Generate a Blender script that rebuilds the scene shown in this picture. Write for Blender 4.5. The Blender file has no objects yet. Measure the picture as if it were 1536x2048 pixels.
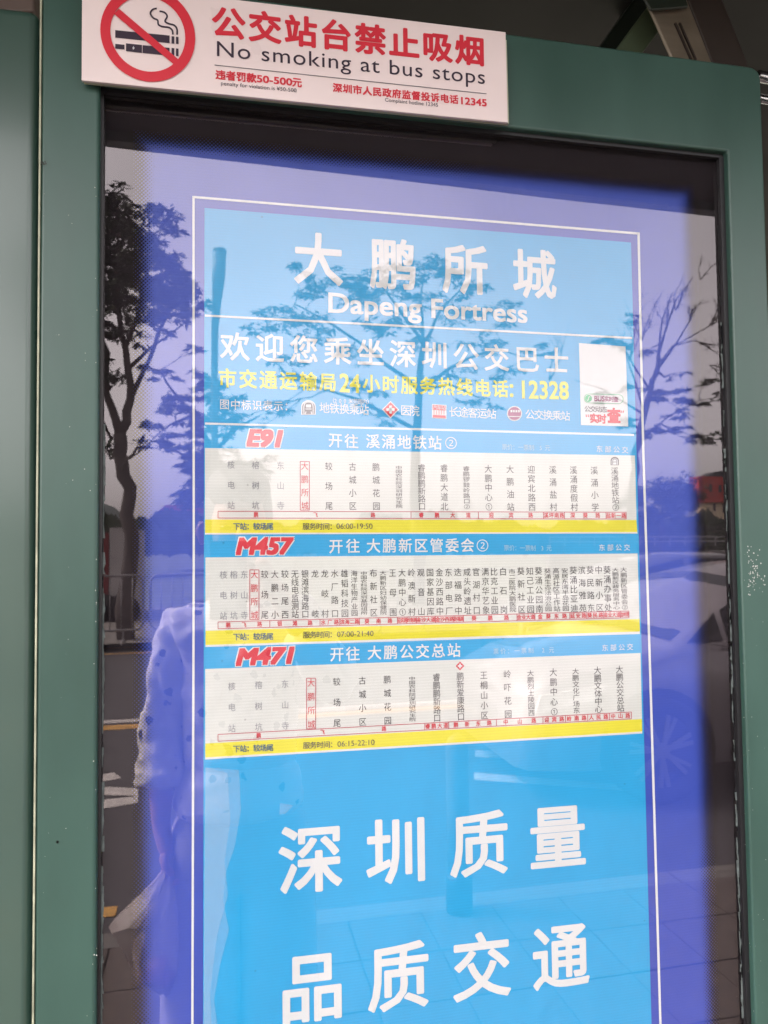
import bpy, bmesh, math, random
import numpy as np
from mathutils import Vector, Matrix
random.seed(7)
S = bpy.context.scene
# ------------------------------------------------------------------ camera
CAM = Vector((0.0, -0.80, 1.50)); F = 1538.0
YAW, PIT, ROL = (math.radians(a) for a in (12.189, 2.523, -0.688))
_fw = Vector((math.sin(YAW)*math.cos(PIT), math.cos(YAW)*math.cos(PIT), math.sin(PIT)))
_r0 = Vector((math.cos(YAW), -math.sin(YAW), 0)); _u0 = _r0.cross(_fw)
_r = _r0*math.cos(ROL)+_u0*math.sin(ROL); _u = _u0*math.cos(ROL)-_r0*math.sin(ROL)
cd = bpy.data.cameras.new('camera'); cam = bpy.data.objects.new('camera', cd); S.collection.objects.link(cam)
M3 = Matrix((_r, _u, -_fw)).transposed()
cam.matrix_world = Matrix.Translation(CAM) @ M3.to_4x4()
cd.sensor_fit = 'VERTICAL'; cd.sensor_height = 36.0; cd.lens = 36.0*F/2048.0
cd.dof.use_dof = True; cd.dof.focus_distance = 0.84; cd.dof.aperture_fstop = 14.0
cd.clip_start = 0.02; cd.clip_end = 6000
S.camera = cam
# ------------------------------------------------------------------ sky, sun, exposure
SUN_EL, SUN_AZ = math.radians(48), math.radians(250)
W = bpy.data.worlds.new("World"); S.world = W; W.use_nodes = True
nt = W.node_tree; nt.nodes.clear()
o_ = nt.nodes.new('ShaderNodeOutputWorld'); bg = nt.nodes.new('ShaderNodeBackground')
sky = nt.nodes.new('ShaderNodeTexSky'); sky.sky_type = 'NISHITA'; sky.sun_disc = False
sky.sun_elevation = SUN_EL; sky.sun_rotation = SUN_AZ; sky.dust_density = 3.2; sky.air_density = 1.0; sky.ozone_density = 1.0
hs = nt.nodes.new('ShaderNodeHueSaturation'); hs.inputs['Saturation'].default_value = 0.10
nt.links.new(sky.outputs[0], hs.inputs['Color']); 
tint = nt.nodes.new('ShaderNodeMix'); tint.data_type = 'RGBA'; tint.blend_type = 'MULTIPLY'; tint.inputs[0].default_value = 1.0
cn = nt.nodes.new('ShaderNodeTexNoise'); cn.inputs['Scale'].default_value = 3.0; cn.inputs['Detail'].default_value = 5
ct = nt.nodes.new('ShaderNodeTexCoord'); nt.links.new(ct.outputs['Generated'], cn.inputs['Vector'])
cr_ = nt.nodes.new('ShaderNodeMapRange'); cr_.inputs[1].default_value = .3; cr_.inputs[2].default_value = .7; cr_.inputs[3].default_value = .86; cr_.inputs[4].default_value = 1.12
nt.links.new(cn.outputs[0], cr_.inputs[0]); nt.links.new(cr_.outputs[0], hs.inputs['Value'])
nt.links.new(hs.outputs[0], tint.inputs[6]); tint.inputs[7].default_value = (1.0, 0.93, 0.925, 1)
nt.links.new(tint.outputs[2], bg.inputs[0]); bg.inputs[1].default_value = 0.15
nt.links.new(bg.outputs[0], o_.inputs[0])
sd = bpy.data.lights.new('sun', 'SUN'); sd.energy = 1.2; sd.angle = math.radians(12); sd.color = (1.0, 0.95, 0.88)
sun = bpy.data.objects.new('sun', sd); S.collection.objects.link(sun)
_sdir = Vector((math.sin(SUN_AZ)*math.cos(SUN_EL), math.cos(SUN_AZ)*math.cos(SUN_EL), math.sin(SUN_EL)))
sun.rotation_euler = _sdir.to_track_quat('Z', 'Y').to_euler(); sun.location = (0, -5, 12)
S.view_settings.view_transform = 'Standard'; S.view_settings.look = 'None'
S.view_settings.gamma = 1.0; S.view_settings.use_curve_mapping = False
S.view_settings.exposure = 2.62
S.render.engine = 'CYCLES'; S.cycles.use_denoising = True; S.cycles.max_bounces = 8
S.cycles.diffuse_bounces = 4; S.cycles.glossy_bounces = 4; S.cycles.transparent_max_bounces = 16
S.cycles.caustics_reflective = False; S.cycles.caustics_refractive = False; S.cycles.blur_glossy = 0.3

# ------------------------------------------------------------------ pixel -> world
def ray(px, py):
    d = _fw*F + _r*(px-768) + _u*(1024-py)
    return d/d.y
def P(px, py, y=0.0):                 # point seen directly, on the plane at depth y
    return CAM + ray(px, py)*(y-CAM.y)
def R(px, py, D):                     # point seen mirrored in the glass, D metres of path in depth
    v = CAM + ray(px, py)*D
    return Vector((v.x, -v.y, v.z))
def RG(px, py, z):                    # mirrored point lying on the ground at height z
    d = ray(px, py); return R(px, py, (z-CAM.z)/d.z)

# ------------------------------------------------------------------ materials
def mat(name, col, rough=0.6, metal=0.0, spec=0.5, noise=0.0, nscale=20, bump=0.0, bscale=60, coat=0.0, stretch=(1, 1, 1), emit=None):
    m = bpy.data.materials.new(name); m.use_nodes = True; n = m.node_tree; b = n.nodes['Principled BSDF']
    b.inputs['Base Color'].default_value = (*col, 1); b.inputs['Roughness'].default_value = rough
    b.inputs['Metallic'].default_value = metal; b.inputs['Specular IOR Level'].default_value = spec
    b.inputs['Coat Weight'].default_value = coat; b.inputs['Coat Roughness'].default_value = 0.12
    tc = n.nodes.new('ShaderNodeTexCoord'); mp = n.nodes.new('ShaderNodeMapping'); mp.inputs['Scale'].default_value = stretch
    n.links.new(tc.outputs['Object'], mp.inputs[0])
    if noise > 0:
        t = n.nodes.new('ShaderNodeTexNoise'); t.inputs['Scale'].default_value = nscale; t.inputs['Detail'].default_value = 6
        n.links.new(mp.outputs[0], t.inputs['Vector'])
        r = n.nodes.new('ShaderNodeMapRange'); r.inputs[1].default_value = 0.3; r.inputs[2].default_value = 0.7
        r.inputs[3].default_value = 1-noise; r.inputs[4].default_value = 1+noise
        n.links.new(t.outputs[0], r.inputs[0])
        h = n.nodes.new('ShaderNodeHueSaturation'); h.inputs['Color'].default_value = (*col, 1)
        n.links.new(r.outputs[0], h.inputs['Value']); n.links.new(h.outputs[0], b.inputs['Base Color'])
        r2 = n.nodes.new('ShaderNodeMapRange'); r2.inputs[1].default_value = 0.3; r2.inputs[2].default_value = 0.7
        r2.inputs[3].default_value = rough*0.85; r2.inputs[4].default_value = min(1, rough*1.15)
        n.links.new(t.outputs[0], r2.inputs[0]); n.links.new(r2.outputs[0], b.inputs['Roughness'])
    if bump > 0:
        t = n.nodes.new('ShaderNodeTexNoise'); t.inputs['Scale'].default_value = bscale; t.inputs['Detail'].default_value = 3
        n.links.new(mp.outputs[0], t.inputs['Vector'])
        bp = n.nodes.new('ShaderNodeBump'); bp.inputs['Strength'].default_value = bump; bp.inputs['Distance'].default_value = 0.01
        n.links.new(t.outputs[0], bp.inputs['Height']); n.links.new(bp.outputs[0], b.inputs['Normal'])
    return m

def paper(name, col, lines=0.05, rough=0.45, bump=0.25):
    """printed corrugated paper: fine horizontal ribs, broad wrinkles, small specks"""
    m = mat(name, col, rough=rough, spec=0.35); n = m.node_tree; b = n.nodes['Principled BSDF']; L = n.links
    tc = n.nodes.new('ShaderNodeTexCoord')
    sp = n.nodes.new('ShaderNodeSeparateXYZ'); L.new(tc.outputs['Object'], sp.inputs[0])
    mu = n.nodes.new('ShaderNodeMath'); mu.operation = 'MULTIPLY'; mu.inputs[1].default_value = 2*math.pi/0.0031
    L.new(sp.outputs['Z'], mu.inputs[0])
    si = n.nodes.new('ShaderNodeMath'); si.operation = 'SINE'; L.new(mu.outputs[0], si.inputs[0])
    t = n.nodes.new('ShaderNodeTexNoise'); t.inputs['Scale'].default_value = 9; t.inputs['Detail'].default_value = 5
    L.new(tc.outputs['Object'], t.inputs['Vector'])
    r = n.nodes.new('ShaderNodeMapRange'); r.inputs[1].default_value = .3; r.inputs[2].default_value = .7; r.inputs[3].default_value = .96; r.inputs[4].default_value = 1.04
    L.new(t.outputs[0], r.inputs[0])
    a = n.nodes.new('ShaderNodeMath'); a.operation = 'MULTIPLY_ADD'; L.new(si.outputs[0], a.inputs[0]); a.inputs[1].default_value = lines; L.new(r.outputs[0], a.inputs[2])
    # specks of dirt
    v = n.nodes.new('ShaderNodeTexVoronoi'); v.inputs['Scale'].default_value = 26; L.new(tc.outputs['Object'], v.inputs['Vector'])
    lt = n.nodes.new('ShaderNodeMath'); lt.operation = 'LESS_THAN'; lt.inputs[1].default_value = 0.03; L.new(v.outputs['Distance'], lt.inputs[0])
    ms = n.nodes.new('ShaderNodeMath'); ms.operation = 'MULTIPLY_ADD'; L.new(lt.outputs[0], ms.inputs[0]); ms.inputs[1].default_value = -0.25; L.new(a.outputs[0], ms.inputs[2])
    h = n.nodes.new('ShaderNodeHueSaturation'); h.inputs['Color'].default_value = (*col, 1); L.new(ms.outputs[0], h.inputs['Value'])
    L.new(h.outputs[0], b.inputs['Base Color'])
    mp = n.nodes.new('ShaderNodeMapping'); mp.inputs['Scale'].default_value = (1.0, 1, .55); L.new(tc.outputs['Object'], mp.inputs[0])
    t2 = n.nodes.new('ShaderNodeTexNoise'); t2.inputs['Scale'].default_value = 11; t2.inputs['Detail'].default_value = 2; t2.inputs['Distortion'].default_value = 1.2
    L.new(mp.outputs[0], t2.inputs['Vector'])
    bp = n.nodes.new('ShaderNodeBump'); bp.inputs['Strength'].default_value = bump; bp.inputs['Distance'].default_value = 0.012
    L.new(t2.outputs[0], bp.inputs['Height']); L.new(bp.outputs[0], b.inputs['Normal'])
    b.inputs['Coat Weight'].default_value = 0.25; b.inputs['Coat Roughness'].default_value = 0.2
    return m

M = {}
M['green'] = mat('green_enamel', (.037, .089, .070), rough=.36, spec=.55, noise=.14, nscale=5, bump=.06, bscale=9, stretch=(2.5, 2.5, .8))
M['green_post'] = mat('green_post_enamel', (.042, .085, .066), rough=.30, spec=.7, noise=.10, nscale=3, coat=.35)
M['edge'] = mat('edge_highlight', (.36, .38, .27), rough=.5, noise=.3, nscale=60)
M['black'] = mat('black_rubber', (.012, .012, .014), rough=.45)
M['frit_back'] = mat('case_interior', (.03, .03, .035), rough=.8)
M['white_plate'] = mat('white_sign_plate', (.86, .74, .72), rough=.30, spec=.5, noise=.03, nscale=14, coat=.2)
M['red'] = mat('sign_red', (.66, .030, .050), rough=.35)
M['ink'] = mat('sign_black_ink', (.035, .020, .038), rough=.4)
M['blue'] = paper('poster_royal_blue', (.040, .075, .430), lines=.03)
M['cyan'] = paper('poster_cyan', (.022, .345, .680), lines=.03)
M['white'] = paper('poster_white', (.68, .69, .70), lines=.0)
M['stripw'] = paper('strip_white', (.66, .67, .64), lines=.032, bump=.35)
M['yellow'] = paper('strip_yellow', (.74, .67, .045), lines=.03)
M['stripb'] = paper('strip_cyan', (.028, .355, .690), lines=.03)
M['ytext'] = mat('yellow_print', (.72, .70, .08), rough=.5)
M['redp'] = mat('red_print', (.62, .030, .050), rough=.5)
M['redline'] = mat('thin_red_print', (.50, .09, .12), rough=.5)
M['greyt'] = mat('grey_print', (.30, .30, .33), rough=.6)
M['darkt'] = mat('dark_print', (.075, .07, .075), rough=.6)
M['slate'] = mat('slate_blue_print', (.06, .13, .20), rough=.6)
M['faint'] = mat('faint_pale_print', (.35, .58, .72), rough=.6)
M['whitet'] = mat('white_print', (.70, .72, .73), rough=.5)
M['greenp'] = mat('green_print', (.08, .5, .22), rough=.5)
M['purple'] = mat('plum_print', (.30, .05, .16), rough=.5)
M['greyd'] = mat('dark_grey_print', (.14, .13, .14), rough=.5)
M['seal'] = mat('dried_sealant', (.12, .145, .14), rough=.8, noise=.5, nscale=120)

GLASS_R = .092
def glass_mat():
    m = bpy.data.materials.new('window_glass'); m.use_nodes = True; n = m.node_tree; n.nodes.clear(); L = n.links
    out = n.nodes.new('ShaderNodeOutputMaterial'); mx = n.nodes.new('ShaderNodeMixShader')
    tr = n.nodes.new('ShaderNodeBsdfTransparent'); tr.inputs[0].default_value = (.97, .975, .97, 1)
    gl = n.nodes.new('ShaderNodeBsdfGlossy'); gl.inputs['Roughness'].default_value = 0.004; gl.inputs[0].default_value = (1, .93, .94, 1)
    # Schlick reflectance, the same from either side of the pane
    ge = n.nodes.new('ShaderNodeNewGeometry'); vd = n.nodes.new('ShaderNodeVectorMath'); vd.operation = 'DOT_PRODUCT'
    L.new(ge.outputs['Incoming'], vd.inputs[0]); L.new(ge.outputs['Normal'], vd.inputs[1])
    def mt(op, a_, b_):
        q = n.nodes.new('ShaderNodeMath'); q.operation = op
        for i, x in enumerate((a_, b_)):
            if isinstance(x, (int, float)): q.inputs[i].default_value = x
            elif x is not None: L.new(x, q.inputs[i])
        return q
    ab = mt('ABSOLUTE', vd.outputs['Value'], None); om = mt('SUBTRACT', 1.0, ab.outputs[0]); pw = mt('POWER', om.outputs[0], 5.0)
    mu = n.nodes.new('ShaderNodeMath'); mu.operation = 'MULTIPLY_ADD'; mu.use_clamp = True
    L.new(pw.outputs[0], mu.inputs[0]); mu.inputs[1].default_value = .9; mu.inputs[2].default_value = GLASS_R
    L.new(mu.outputs[0], mx.inputs[0]); L.new(tr.outputs[0], mx.inputs[1]); L.new(gl.outputs[0], mx.inputs[2])
    # slight waviness of the pane
    tc = n.nodes.new('ShaderNodeTexCoord'); t = n.nodes.new('ShaderNodeTexNoise'); t.inputs['Scale'].default_value = 2.5; t.inputs['Detail'].default_value = 1
    L.new(tc.outputs['Object'], t.inputs['Vector']); bp = n.nodes.new('ShaderNodeBump'); bp.inputs['Strength'].default_value = .03; bp.inputs['Distance'].default_value = .01
    L.new(t.outputs[0], bp.inputs['Height']); L.new(bp.outputs[0], gl.inputs['Normal'])
    L.new(mx.outputs[0], out.inputs[0]); return m
M['glass'] = glass_mat()
def clear_mat():
    m = bpy.data.materials.new('clear_glass_body'); m.use_nodes = True; n = m.node_tree; n.nodes.clear()
    out = n.nodes.new('ShaderNodeOutputMaterial'); tr = n.nodes.new('ShaderNodeBsdfTransparent'); tr.inputs[0].default_value = (.985, .99, .985, 1)
    n.links.new(tr.outputs[0], out.inputs[0]); return m
M['clear'] = clear_mat()

# ------------------------------------------------------------------ object helpers
COL = S.collection
def tag(o, label=None, cat=None, group=None, kind=None):
    for k, v in (('label', label), ('category', cat), ('group', group), ('kind', kind)):
        if v: o[k] = v
    return o
def thing(name, label, cat, loc=(0, 0, 0), group=None):
    o = bpy.data.objects.new(name, None); COL.objects.link(o); o.location = loc; o.empty_display_size = .05
    bpy.context.view_layer.update()
    return tag(o, label, cat, group)
def mesh(name, verts, faces, m, parent=None, smooth=False, kind=None):
    off = Vector((0, 0, 0)); q_ = parent
    while q_ is not None: off = off+q_.location; q_ = q_.parent
    me = bpy.data.meshes.new(name); me.from_pydata([tuple(Vector(v)-off) for v in verts], [], faces)
    mm = m if isinstance(m, (list, tuple)) else [m]
    for x in mm: me.materials.append(x)
    if smooth: me.polygons.foreach_set('use_smooth', [True]*len(me.polygons))
    me.update()
    o = bpy.data.objects.new(name, me); COL.objects.link(o)
    if parent is not None: o.parent = parent
    if kind: o['kind'] = kind
    return o
class MB:
    def __init__(s): s.v = []; s.f = []
    def add(s, v, f):
        n = len(s.v); s.v += [Vector(x) for x in v]; s.f += [tuple(i+n for i in q) for q in f]
    def prism(s, quad, dvec):        # quad + its copy shifted by dvec, closed
        k = len(quad); d = Vector(dvec); v = [Vector(q) for q in quad]+[Vector(q)+d for q in quad]
        f = [tuple(range(k-1, -1, -1)), tuple(range(k, 2*k))]+[(i, (i+1) % k, k+(i+1) % k, k+i) for i in range(k)]
        s.add(v, f)
    def box(s, x0, x1, y0, y1, z0, z1):
        s.prism([(x0, y0, z0), (x1, y0, z0), (x1, y0, z1), (x0, y0, z1)], (0, y1-y0, 0))
    def tube(s, pts, radii, n=6, caps=True):
        pts = [Vector(p) for p in pts]; rings = []; a = Vector((0.31, .95, .1))
        for i, p in enumerate(pts):
            t = (pts[min(i+1, len(pts)-1)]-pts[max(i-1, 0)]).normalized()
            u = t.cross(a); 
            if u.length < .05: u = t.cross(Vector((1, 0, 0)))
            u.normalize(); w = t.cross(u); r = radii[i] if hasattr(radii, '__len__') else radii
            rings.append([p+(u*math.cos(2*math.pi*k/n)+w*math.sin(2*math.pi*k/n))*r for k in range(n)])
        v = [q for r_ in rings for q in r_]; f = []
        for i in range(len(pts)-1):
            for k in range(n): f.append((i*n+k, i*n+(k+1) % n, (i+1)*n+(k+1) % n, (i+1)*n+k))
        if caps: f.append(tuple(range(n-1, -1, -1))); f.append(tuple(len(v)-n+k for k in range(n)))
        s.add(v, f)
    def build(s, name, m, parent=None, smooth=False, kind=None): return mesh(name, s.v, s.f, m, parent, smooth, kind)
def bevel(o, w=.004, seg=3):
    b = o.modifiers.new('bevel', 'BEVEL'); b.width = w; b.segments = seg; b.limit_method = 'ANGLE'; b.angle_limit = math.radians(40)
    o.data.polygons.foreach_set('use_smooth', [True]*len(o.data.polygons)); 
    w_ = o.modifiers.new('wn', 'WEIGHTED_NORMAL'); w_.keep_sharp = False
    return o

# ------------------------------------------------------------------ the setting
road_z = -.13
def near(px, py): return RG(px, py, 0)
KY = -2.30           # kerb line
mesh('pavement', [(-30, KY, 0), (30, KY, 0), (30, 6, 0), (-30, 6, 0)], [(0, 1, 2, 3)], mat('pavement_joint', (.06, .047, .041), rough=.9), kind='structure')
mesh('road', [(-400, -12.2, road_z), (400, -12.2, road_z), (400, KY-.12, road_z), (-400, KY-.12, road_z)], [(0, 1, 2, 3)], mat('asphalt', (.048, .044, .047), rough=.85, noise=.25, nscale=30, bump=.3, bscale=200), kind='structure')
mesh('ground', [(-3000, -3000, road_z-.01), (3000, -3000, road_z-.01), (3000, 3000, road_z-.01), (-3000, 3000, road_z-.01)], [(0, 1, 2, 3)], mat('ground_earth', (.09, .10, .06), rough=.95, noise=.3, nscale=.3), kind='structure')
# kerb of single stones and paving slabs
mk = mat('kerb_granite', (.125, .115, .105), rough=.8, noise=.2, nscale=40)
kerb = tag(bpy.data.objects.new('kerb', None), kind='structure'); COL.objects.link(kerb)
kb = MB(); kb.box(0, .985, 0, .118, road_z, .006); k0 = kb.build('kerb_stone', mk, kerb); k0.location = (-6, KY-.12, 0)
for i in range(1, 13):
    c = k0.copy(); COL.objects.link(c); c.parent = kerb; c.location = (-6+i, KY-.12, 0)
pav = tag(bpy.data.objects.new('paving', None), kind='structure'); COL.objects.link(pav)
mp_ = mat('paving_slab', (.085, .066, .056), rough=.85, noise=.3, nscale=25, bump=.4, bscale=90)
sb = MB(); sb.box(.004, .296, .004, .296, -.02, .008)
s0 = sb.build('paving_slab', mp_, pav); s0.location = (-1.6, KY, 0); first = True
for i in range(18):
    for j in range(5):
        if i == 0 and j == 0: continue
        c = s0.copy(); COL.objects.link(c); c.parent = pav; c.location = (-1.6+.3*i, KY+.3*j, random.uniform(-.001, .001))
rb = MB()
for j in range(46):
    x = -1.5+j*.12
    rb.prism([(x, KY+1.52, .010), (x+.02, KY+1.52, .010), (x+.22, KY+2.1, .010), (x+.20, KY+2.1, .010)], (0, 0, .006))
rb.build('paving_rib', mp_, pav, kind='stuff')
mesh('far_pavement', [(-400, -20, 0), (400, -20, 0), (400, -12.2, 0), (-400, -12.2, 0)], [(0, 1, 2, 3)], mat('far_paving', (.16, .145, .13), rough=.9, noise=.2, nscale=3), kind='structure')
# road paint
mw = mat('white_road_paint', (.46, .43, .40), rough=.8, noise=.35, nscale=60); my = mat('yellow_road_paint', (.48, .26, .06), rough=.8, noise=.3, nscale=50)
def paint(name, quad_px, m):
    pts = [RG(x, y, road_z+.004) for x, y in quad_px]
    mesh(name, pts, [(0, 1, 2, 3)], m, kind='structure')
def stripe(y0, y1, m, x0=-12, x1=14, dz=.004):
    mesh('road_marking', [(x0, y0, road_z+dz), (x1, y0, road_z+dz), (x1, y1, road_z+dz), (x0, y1, road_z+dz)], [(0, 1, 2, 3)], m, kind='structure')
for (py, w, m) in ((1295, .13, my), (1307, .13, my), (1443, .14, mw), (1455, .19, my), (1826, .10, my)):
    yy = RG(220, py, road_z).y; stripe(yy-w/2, yy+w/2, m, x1=(-.45 if py > 1800 else 14))
for q in ([(195, 1550), (228, 1545), (243, 1556), (195, 1566)], [(170, 1571), (276, 1577), (276, 1592), (170, 1590)], [(170, 1604), (276, 1592), (276, 1606), (170, 1624)],
          [(950, 1500), (1255, 1520), (1255, 1532), (950, 1514)], [(948, 1545), (1252, 1570), (1252, 1581), (948, 1560)]):
    paint('road_marking', q, mw)
# hills
def hill(name, xs, D, m):
    top = [R(x, y, D) for x, y in xs]; v = []; f = []
    for t in top: v += [t, Vector((t.x, t.y, -1)), Vector((t.x*1.3, t.y*1.5, -1))]
    for i in range(len(top)-1): f += [(3*i, 3*i+1, 3*i+4, 3*i+3), (3*i, 3*i+3, 3*i+5, 3*i+2)]
    mesh(name, v, f, m, kind='structure', smooth=True)
mh = mat('hazy_hill', (.20, .23, .22), rough=1)
hill('hill', [(-300, 1060), (-100, 1010), (60, 1000), (150, 1010), (205, 1008), (230, 1016), (255, 1040), (300, 1062), (700, 1072), (1100, 1066), (1300, 1058), (1600, 1066), (2200, 1050)], 700, mh)

# ------------------------------------------------------------------ bus shelter
zr = 2.38
def roof_pt(px, py): 
    d = ray(px, py); return R(px, py, (zr-CAM.z)/d.z)
ra, rc = roof_pt(197, 256), roof_pt(1450, 409)
sl = (rc.y-ra.y)/(rc.x-ra.x)
ry = lambda x: ra.y+sl*(x-ra.x)
shelter = thing('bus_shelter', 'green steel bus shelter with dark roof and slanted braces above the route display', 'bus shelter', (-.32, .02, 0))
M['dark_roof'] = mat('dark_roof_lining', (.012, .012, .012), rough=.6, noise=.3, nscale=3)
b = MB(); b.prism([(-3.5, ry(-3.5), zr), (4.6, ry(4.6), zr), (4.6, 2.6, zr), (-3.5, 2.6, zr)], (0, 0, .12)); b.build('roof', M['dark_roof'], shelter)
b = MB(); b.prism([(-3.5, ry(-3.5)-.035, zr-.02), (4.6, ry(4.6)-.035, zr-.02), (4.6, ry(4.6)-.003, zr-.02), (-3.5, ry(-3.5)-.003, zr-.02)], (0, 0, .16)); b.build('fascia', M['green_post'], shelter)
# left post
pt = P(30, 22, -.002)
xL, xR = P(-60, 1000, 0).x, P(73.2, 1000, 0).x
b = MB(); b.box(xL-.03, xR, -.006, .13, 0, P(30, 20, 0).z); bevel(b.build('post', M['green_post'], shelter), .010, 6)
M['beige'] = mat('brushed_beige_metal', (.24, .205, .155), rough=.4, metal=.3, noise=.12, nscale=10, stretch=(1, 1, 6))
M['brown'] = mat('side_shade_and_seam', (.040, .030, .025), rough=.5, noise=.2, nscale=6)
M['olive'] = mat('olive_green_steel', (.10, .14, .085), rough=.45, noise=.1, nscale=5)
def beam(name, quad, y, th, m, side=None):
    b = MB(); b.prism([P(x, z, y) for x, z in quad], (0, th, 0)); return bevel(b.build(name, m, shelter), .004, 2)
beam('brace', [(1186, 160), (1243, 160), (1357, 14), (1300, 6)], .20, .006, M['olive'])
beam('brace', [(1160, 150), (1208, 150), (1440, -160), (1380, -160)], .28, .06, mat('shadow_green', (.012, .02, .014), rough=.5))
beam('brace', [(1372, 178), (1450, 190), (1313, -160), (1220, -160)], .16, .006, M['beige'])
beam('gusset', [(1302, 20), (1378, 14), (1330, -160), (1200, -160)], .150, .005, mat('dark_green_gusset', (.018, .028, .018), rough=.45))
beam('brace', [(1452, 200), (1528, 205), (1400, -120), (1330, -120)], .167, .01, M['brown'])  # board for the beige beam's side face, its shade put into the brown
b = MB(); 
for dx in (0, 9): b.prism([P(1382+dx, 118, .157), P(1385+dx, 118, .157), P(1353+dx, 45, .157), P(1350+dx, 45, .157)], (0, .004, 0))
b.build('seam', M['brown'], shelter)
beam('fascia_board', [(1440, -80), (1600, -80), (1600, 70), (1452, 40)], .5, .02, mat('reddish_soffit', (.06, .036, .026), rough=.5, noise=.2, nscale=4))
beam('crossbar', [(-200, 24), (70, 24), (70, -70), (-200, -70)], .10, .05, mat('beige_crossbar', (.12, .085, .07), rough=.5, noise=.2, nscale=5))

b = MB(); b.tube([P(1515, 152, .30), P(1620, 172, .30)], .009, 12); b.build('handrail', mat('chrome_bar', (.6, .6, .62), rough=.15, metal=1), shelter, smooth=True)
b = MB(); b.tube([P(1515, 196, .30), P(1620, 216, .30)], .007, 12); b.build('handrail', bpy.data.materials['chrome_bar'], shelter, smooth=True)
b = MB(); b.tube([(1.55, .5, 0), (1.55, .5, zr)], .05, 16); b.build('post', M['green_post'], shelter, smooth=True)

# ------------------------------------------------------------------ display case
zb = .55
FY = -.014                      # front of the frame
xo0, xi0 = P(75, 1000, FY).x, P(196, 1000, FY).x
xi1, xo1 = P(1475, 900, FY).x, P(1536, 560, FY).x
zi1 = P(825, 233, FY).z; zo1 = (P(1013, 63, FY).z+P(1480, 133, FY).z)/2
case = thing('route_display_case', 'green framed glass display case that holds the blue bus route poster', 'display case', ((xo0+xo1)/2, .04, 0))
def fr(name, x0, x1, z0, z1, bw=.004):
    b = MB(); b.box(x0, x1, FY, .085, z0, z1); o = b.build(name, M['green'], case); bevel(o, bw, 4); return o
fr('frame_stile', xo0, xi0, .12, zo1)
# right stile with rounded outer top corner and the top rail are one pressed sheet, split at the joint
rr = .014; b = MB(); pts = [(xi1, zi1-.0005), (xi1, .12), (xo1, .12)]
for k in range(7):
    a = k/6*math.pi/2; pts.append((xo1-rr+rr*math.cos(a), zo1-rr+rr*math.sin(a)))
pts += [(xi0+.0005, zo1), (xi0+.0005, zi1)]
b.prism([(x, FY, z) for x, z in pts], (0, .099, 0))
o = b.build('frame_stile', M['green'], case); bevel(o, .003, 3); o['label'] = 'green top rail and right stile in one piece'
fr('frame_rail', xi0+.0005, xi1-.0005, .12, zb)
# bevel highlight on the outer left arris, put in as a pale strip
b = MB(); b.box(xo0-.0012, xo0+.0004, FY-.0006, FY+.004, .12, zo1); b.build('edge_highlight', M['edge'], case)
# black gasket between frame and glass
gw = .0045
b = MB(); b.box(xi0-.001, xi0+gw*.6, -.006, -.0005, zb, zi1); b.box(xi1-gw*1.3, xi1+.001, -.006, -.0005, zb, zi1); b.box(xi0+gw*.6, xi1-gw*1.3, -.006, -.0005, zi1-gw, zi1+.001)
b.build('gasket', M['black'], case)
# glass pane, 5 mm
x0, x1, z0, z1 = xi0-.004, xi1+.004, zb-.01, zi1+.004
v = [(x0, 0, z0), (x1, 0, z0), (x1, 0, z1), (x0, 0, z1), (x0, .005, z0), (x1, .005, z0), (x1, .005, z1), (x0, .005, z1)]
g = mesh('glass_pane', v, [(0, 1, 2, 3), (4, 7, 6, 5), (0, 4, 5, 1), (1, 5, 6, 2), (2, 6, 7, 3), (3, 7, 4, 0)], [M['glass'], M['clear']], case)
for i, p in enumerate(g.data.polygons): p.material_index = 0 if i == 0 else 1
# black printed border with fading dots on the back of the glass
GY = .0056
gx0, gx1 = P(262, 1000, GY).x, P(1403, 700, GY).x
gz1 = P(1020, 330, GY).z
fade = .023
def frit_mat():
    m = bpy.data.materials.new('dotted_black_print'); m.use_nodes = True; n = m.node_tree; n.nodes.clear(); L = n.links
    out = n.nodes.new('ShaderNodeOutputMaterial'); mx = n.nodes.new('ShaderNodeMixShader'); tr = n.nodes.new('ShaderNodeBsdfTransparent')
    d = n.nodes.new('ShaderNodeBsdfDiffuse'); d.inputs[0].default_value = (.022, .018, .021, 1)
    tc = n.nodes.new('ShaderNodeTexCoord'); sp = n.nodes.new('ShaderNodeSeparateXYZ'); L.new(tc.outputs['Object'], sp.inputs[0])
    ox = (xo0+xo1)/2
    def mth(op, a, b=None, c=None):
        q = n.nodes.new('ShaderNodeMath'); q.operation = op
        for i, x in enumerate((a, b, c)):
            if x is None: continue
            if isinstance(x, (int, float)): q.inputs[i].default_value = x
            else: L.new(x, q.inputs[i])
        return q.outputs[0]
    X, Z = sp.outputs['X'], sp.outputs['Z']
    dl = mth('SUBTRACT', X, gx0-ox); dr = mth('SUBTRACT', gx1-ox, X); dt = mth('SUBTRACT', gz1, Z)
    t = mth('DIVIDE', mth('MINIMUM', mth('MINIMUM', dl, mth('MULTIPLY', dr, .95)), dt), fade)   # 0 opaque .. 1 clear
    k = 2*math.pi/.0039
    pat = mth('MULTIPLY', mth('COSINE', mth('MULTIPLY', X, k)), mth('COSINE', mth('MULTIPLY', Z, k)))
    cov = mth('GREATER_THAN', mth('MULTIPLY_ADD', pat, .5, .5), mth('MULTIPLY_ADD', t, 1.06, -.03))
    L.new(cov, mx.inputs[0]); L.new(tr.outputs[0], mx.inputs[1]); L.new(d.outputs[0], mx.inputs[2]); L.new(mx.outputs[0], out.inputs[0])
    return m
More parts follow.
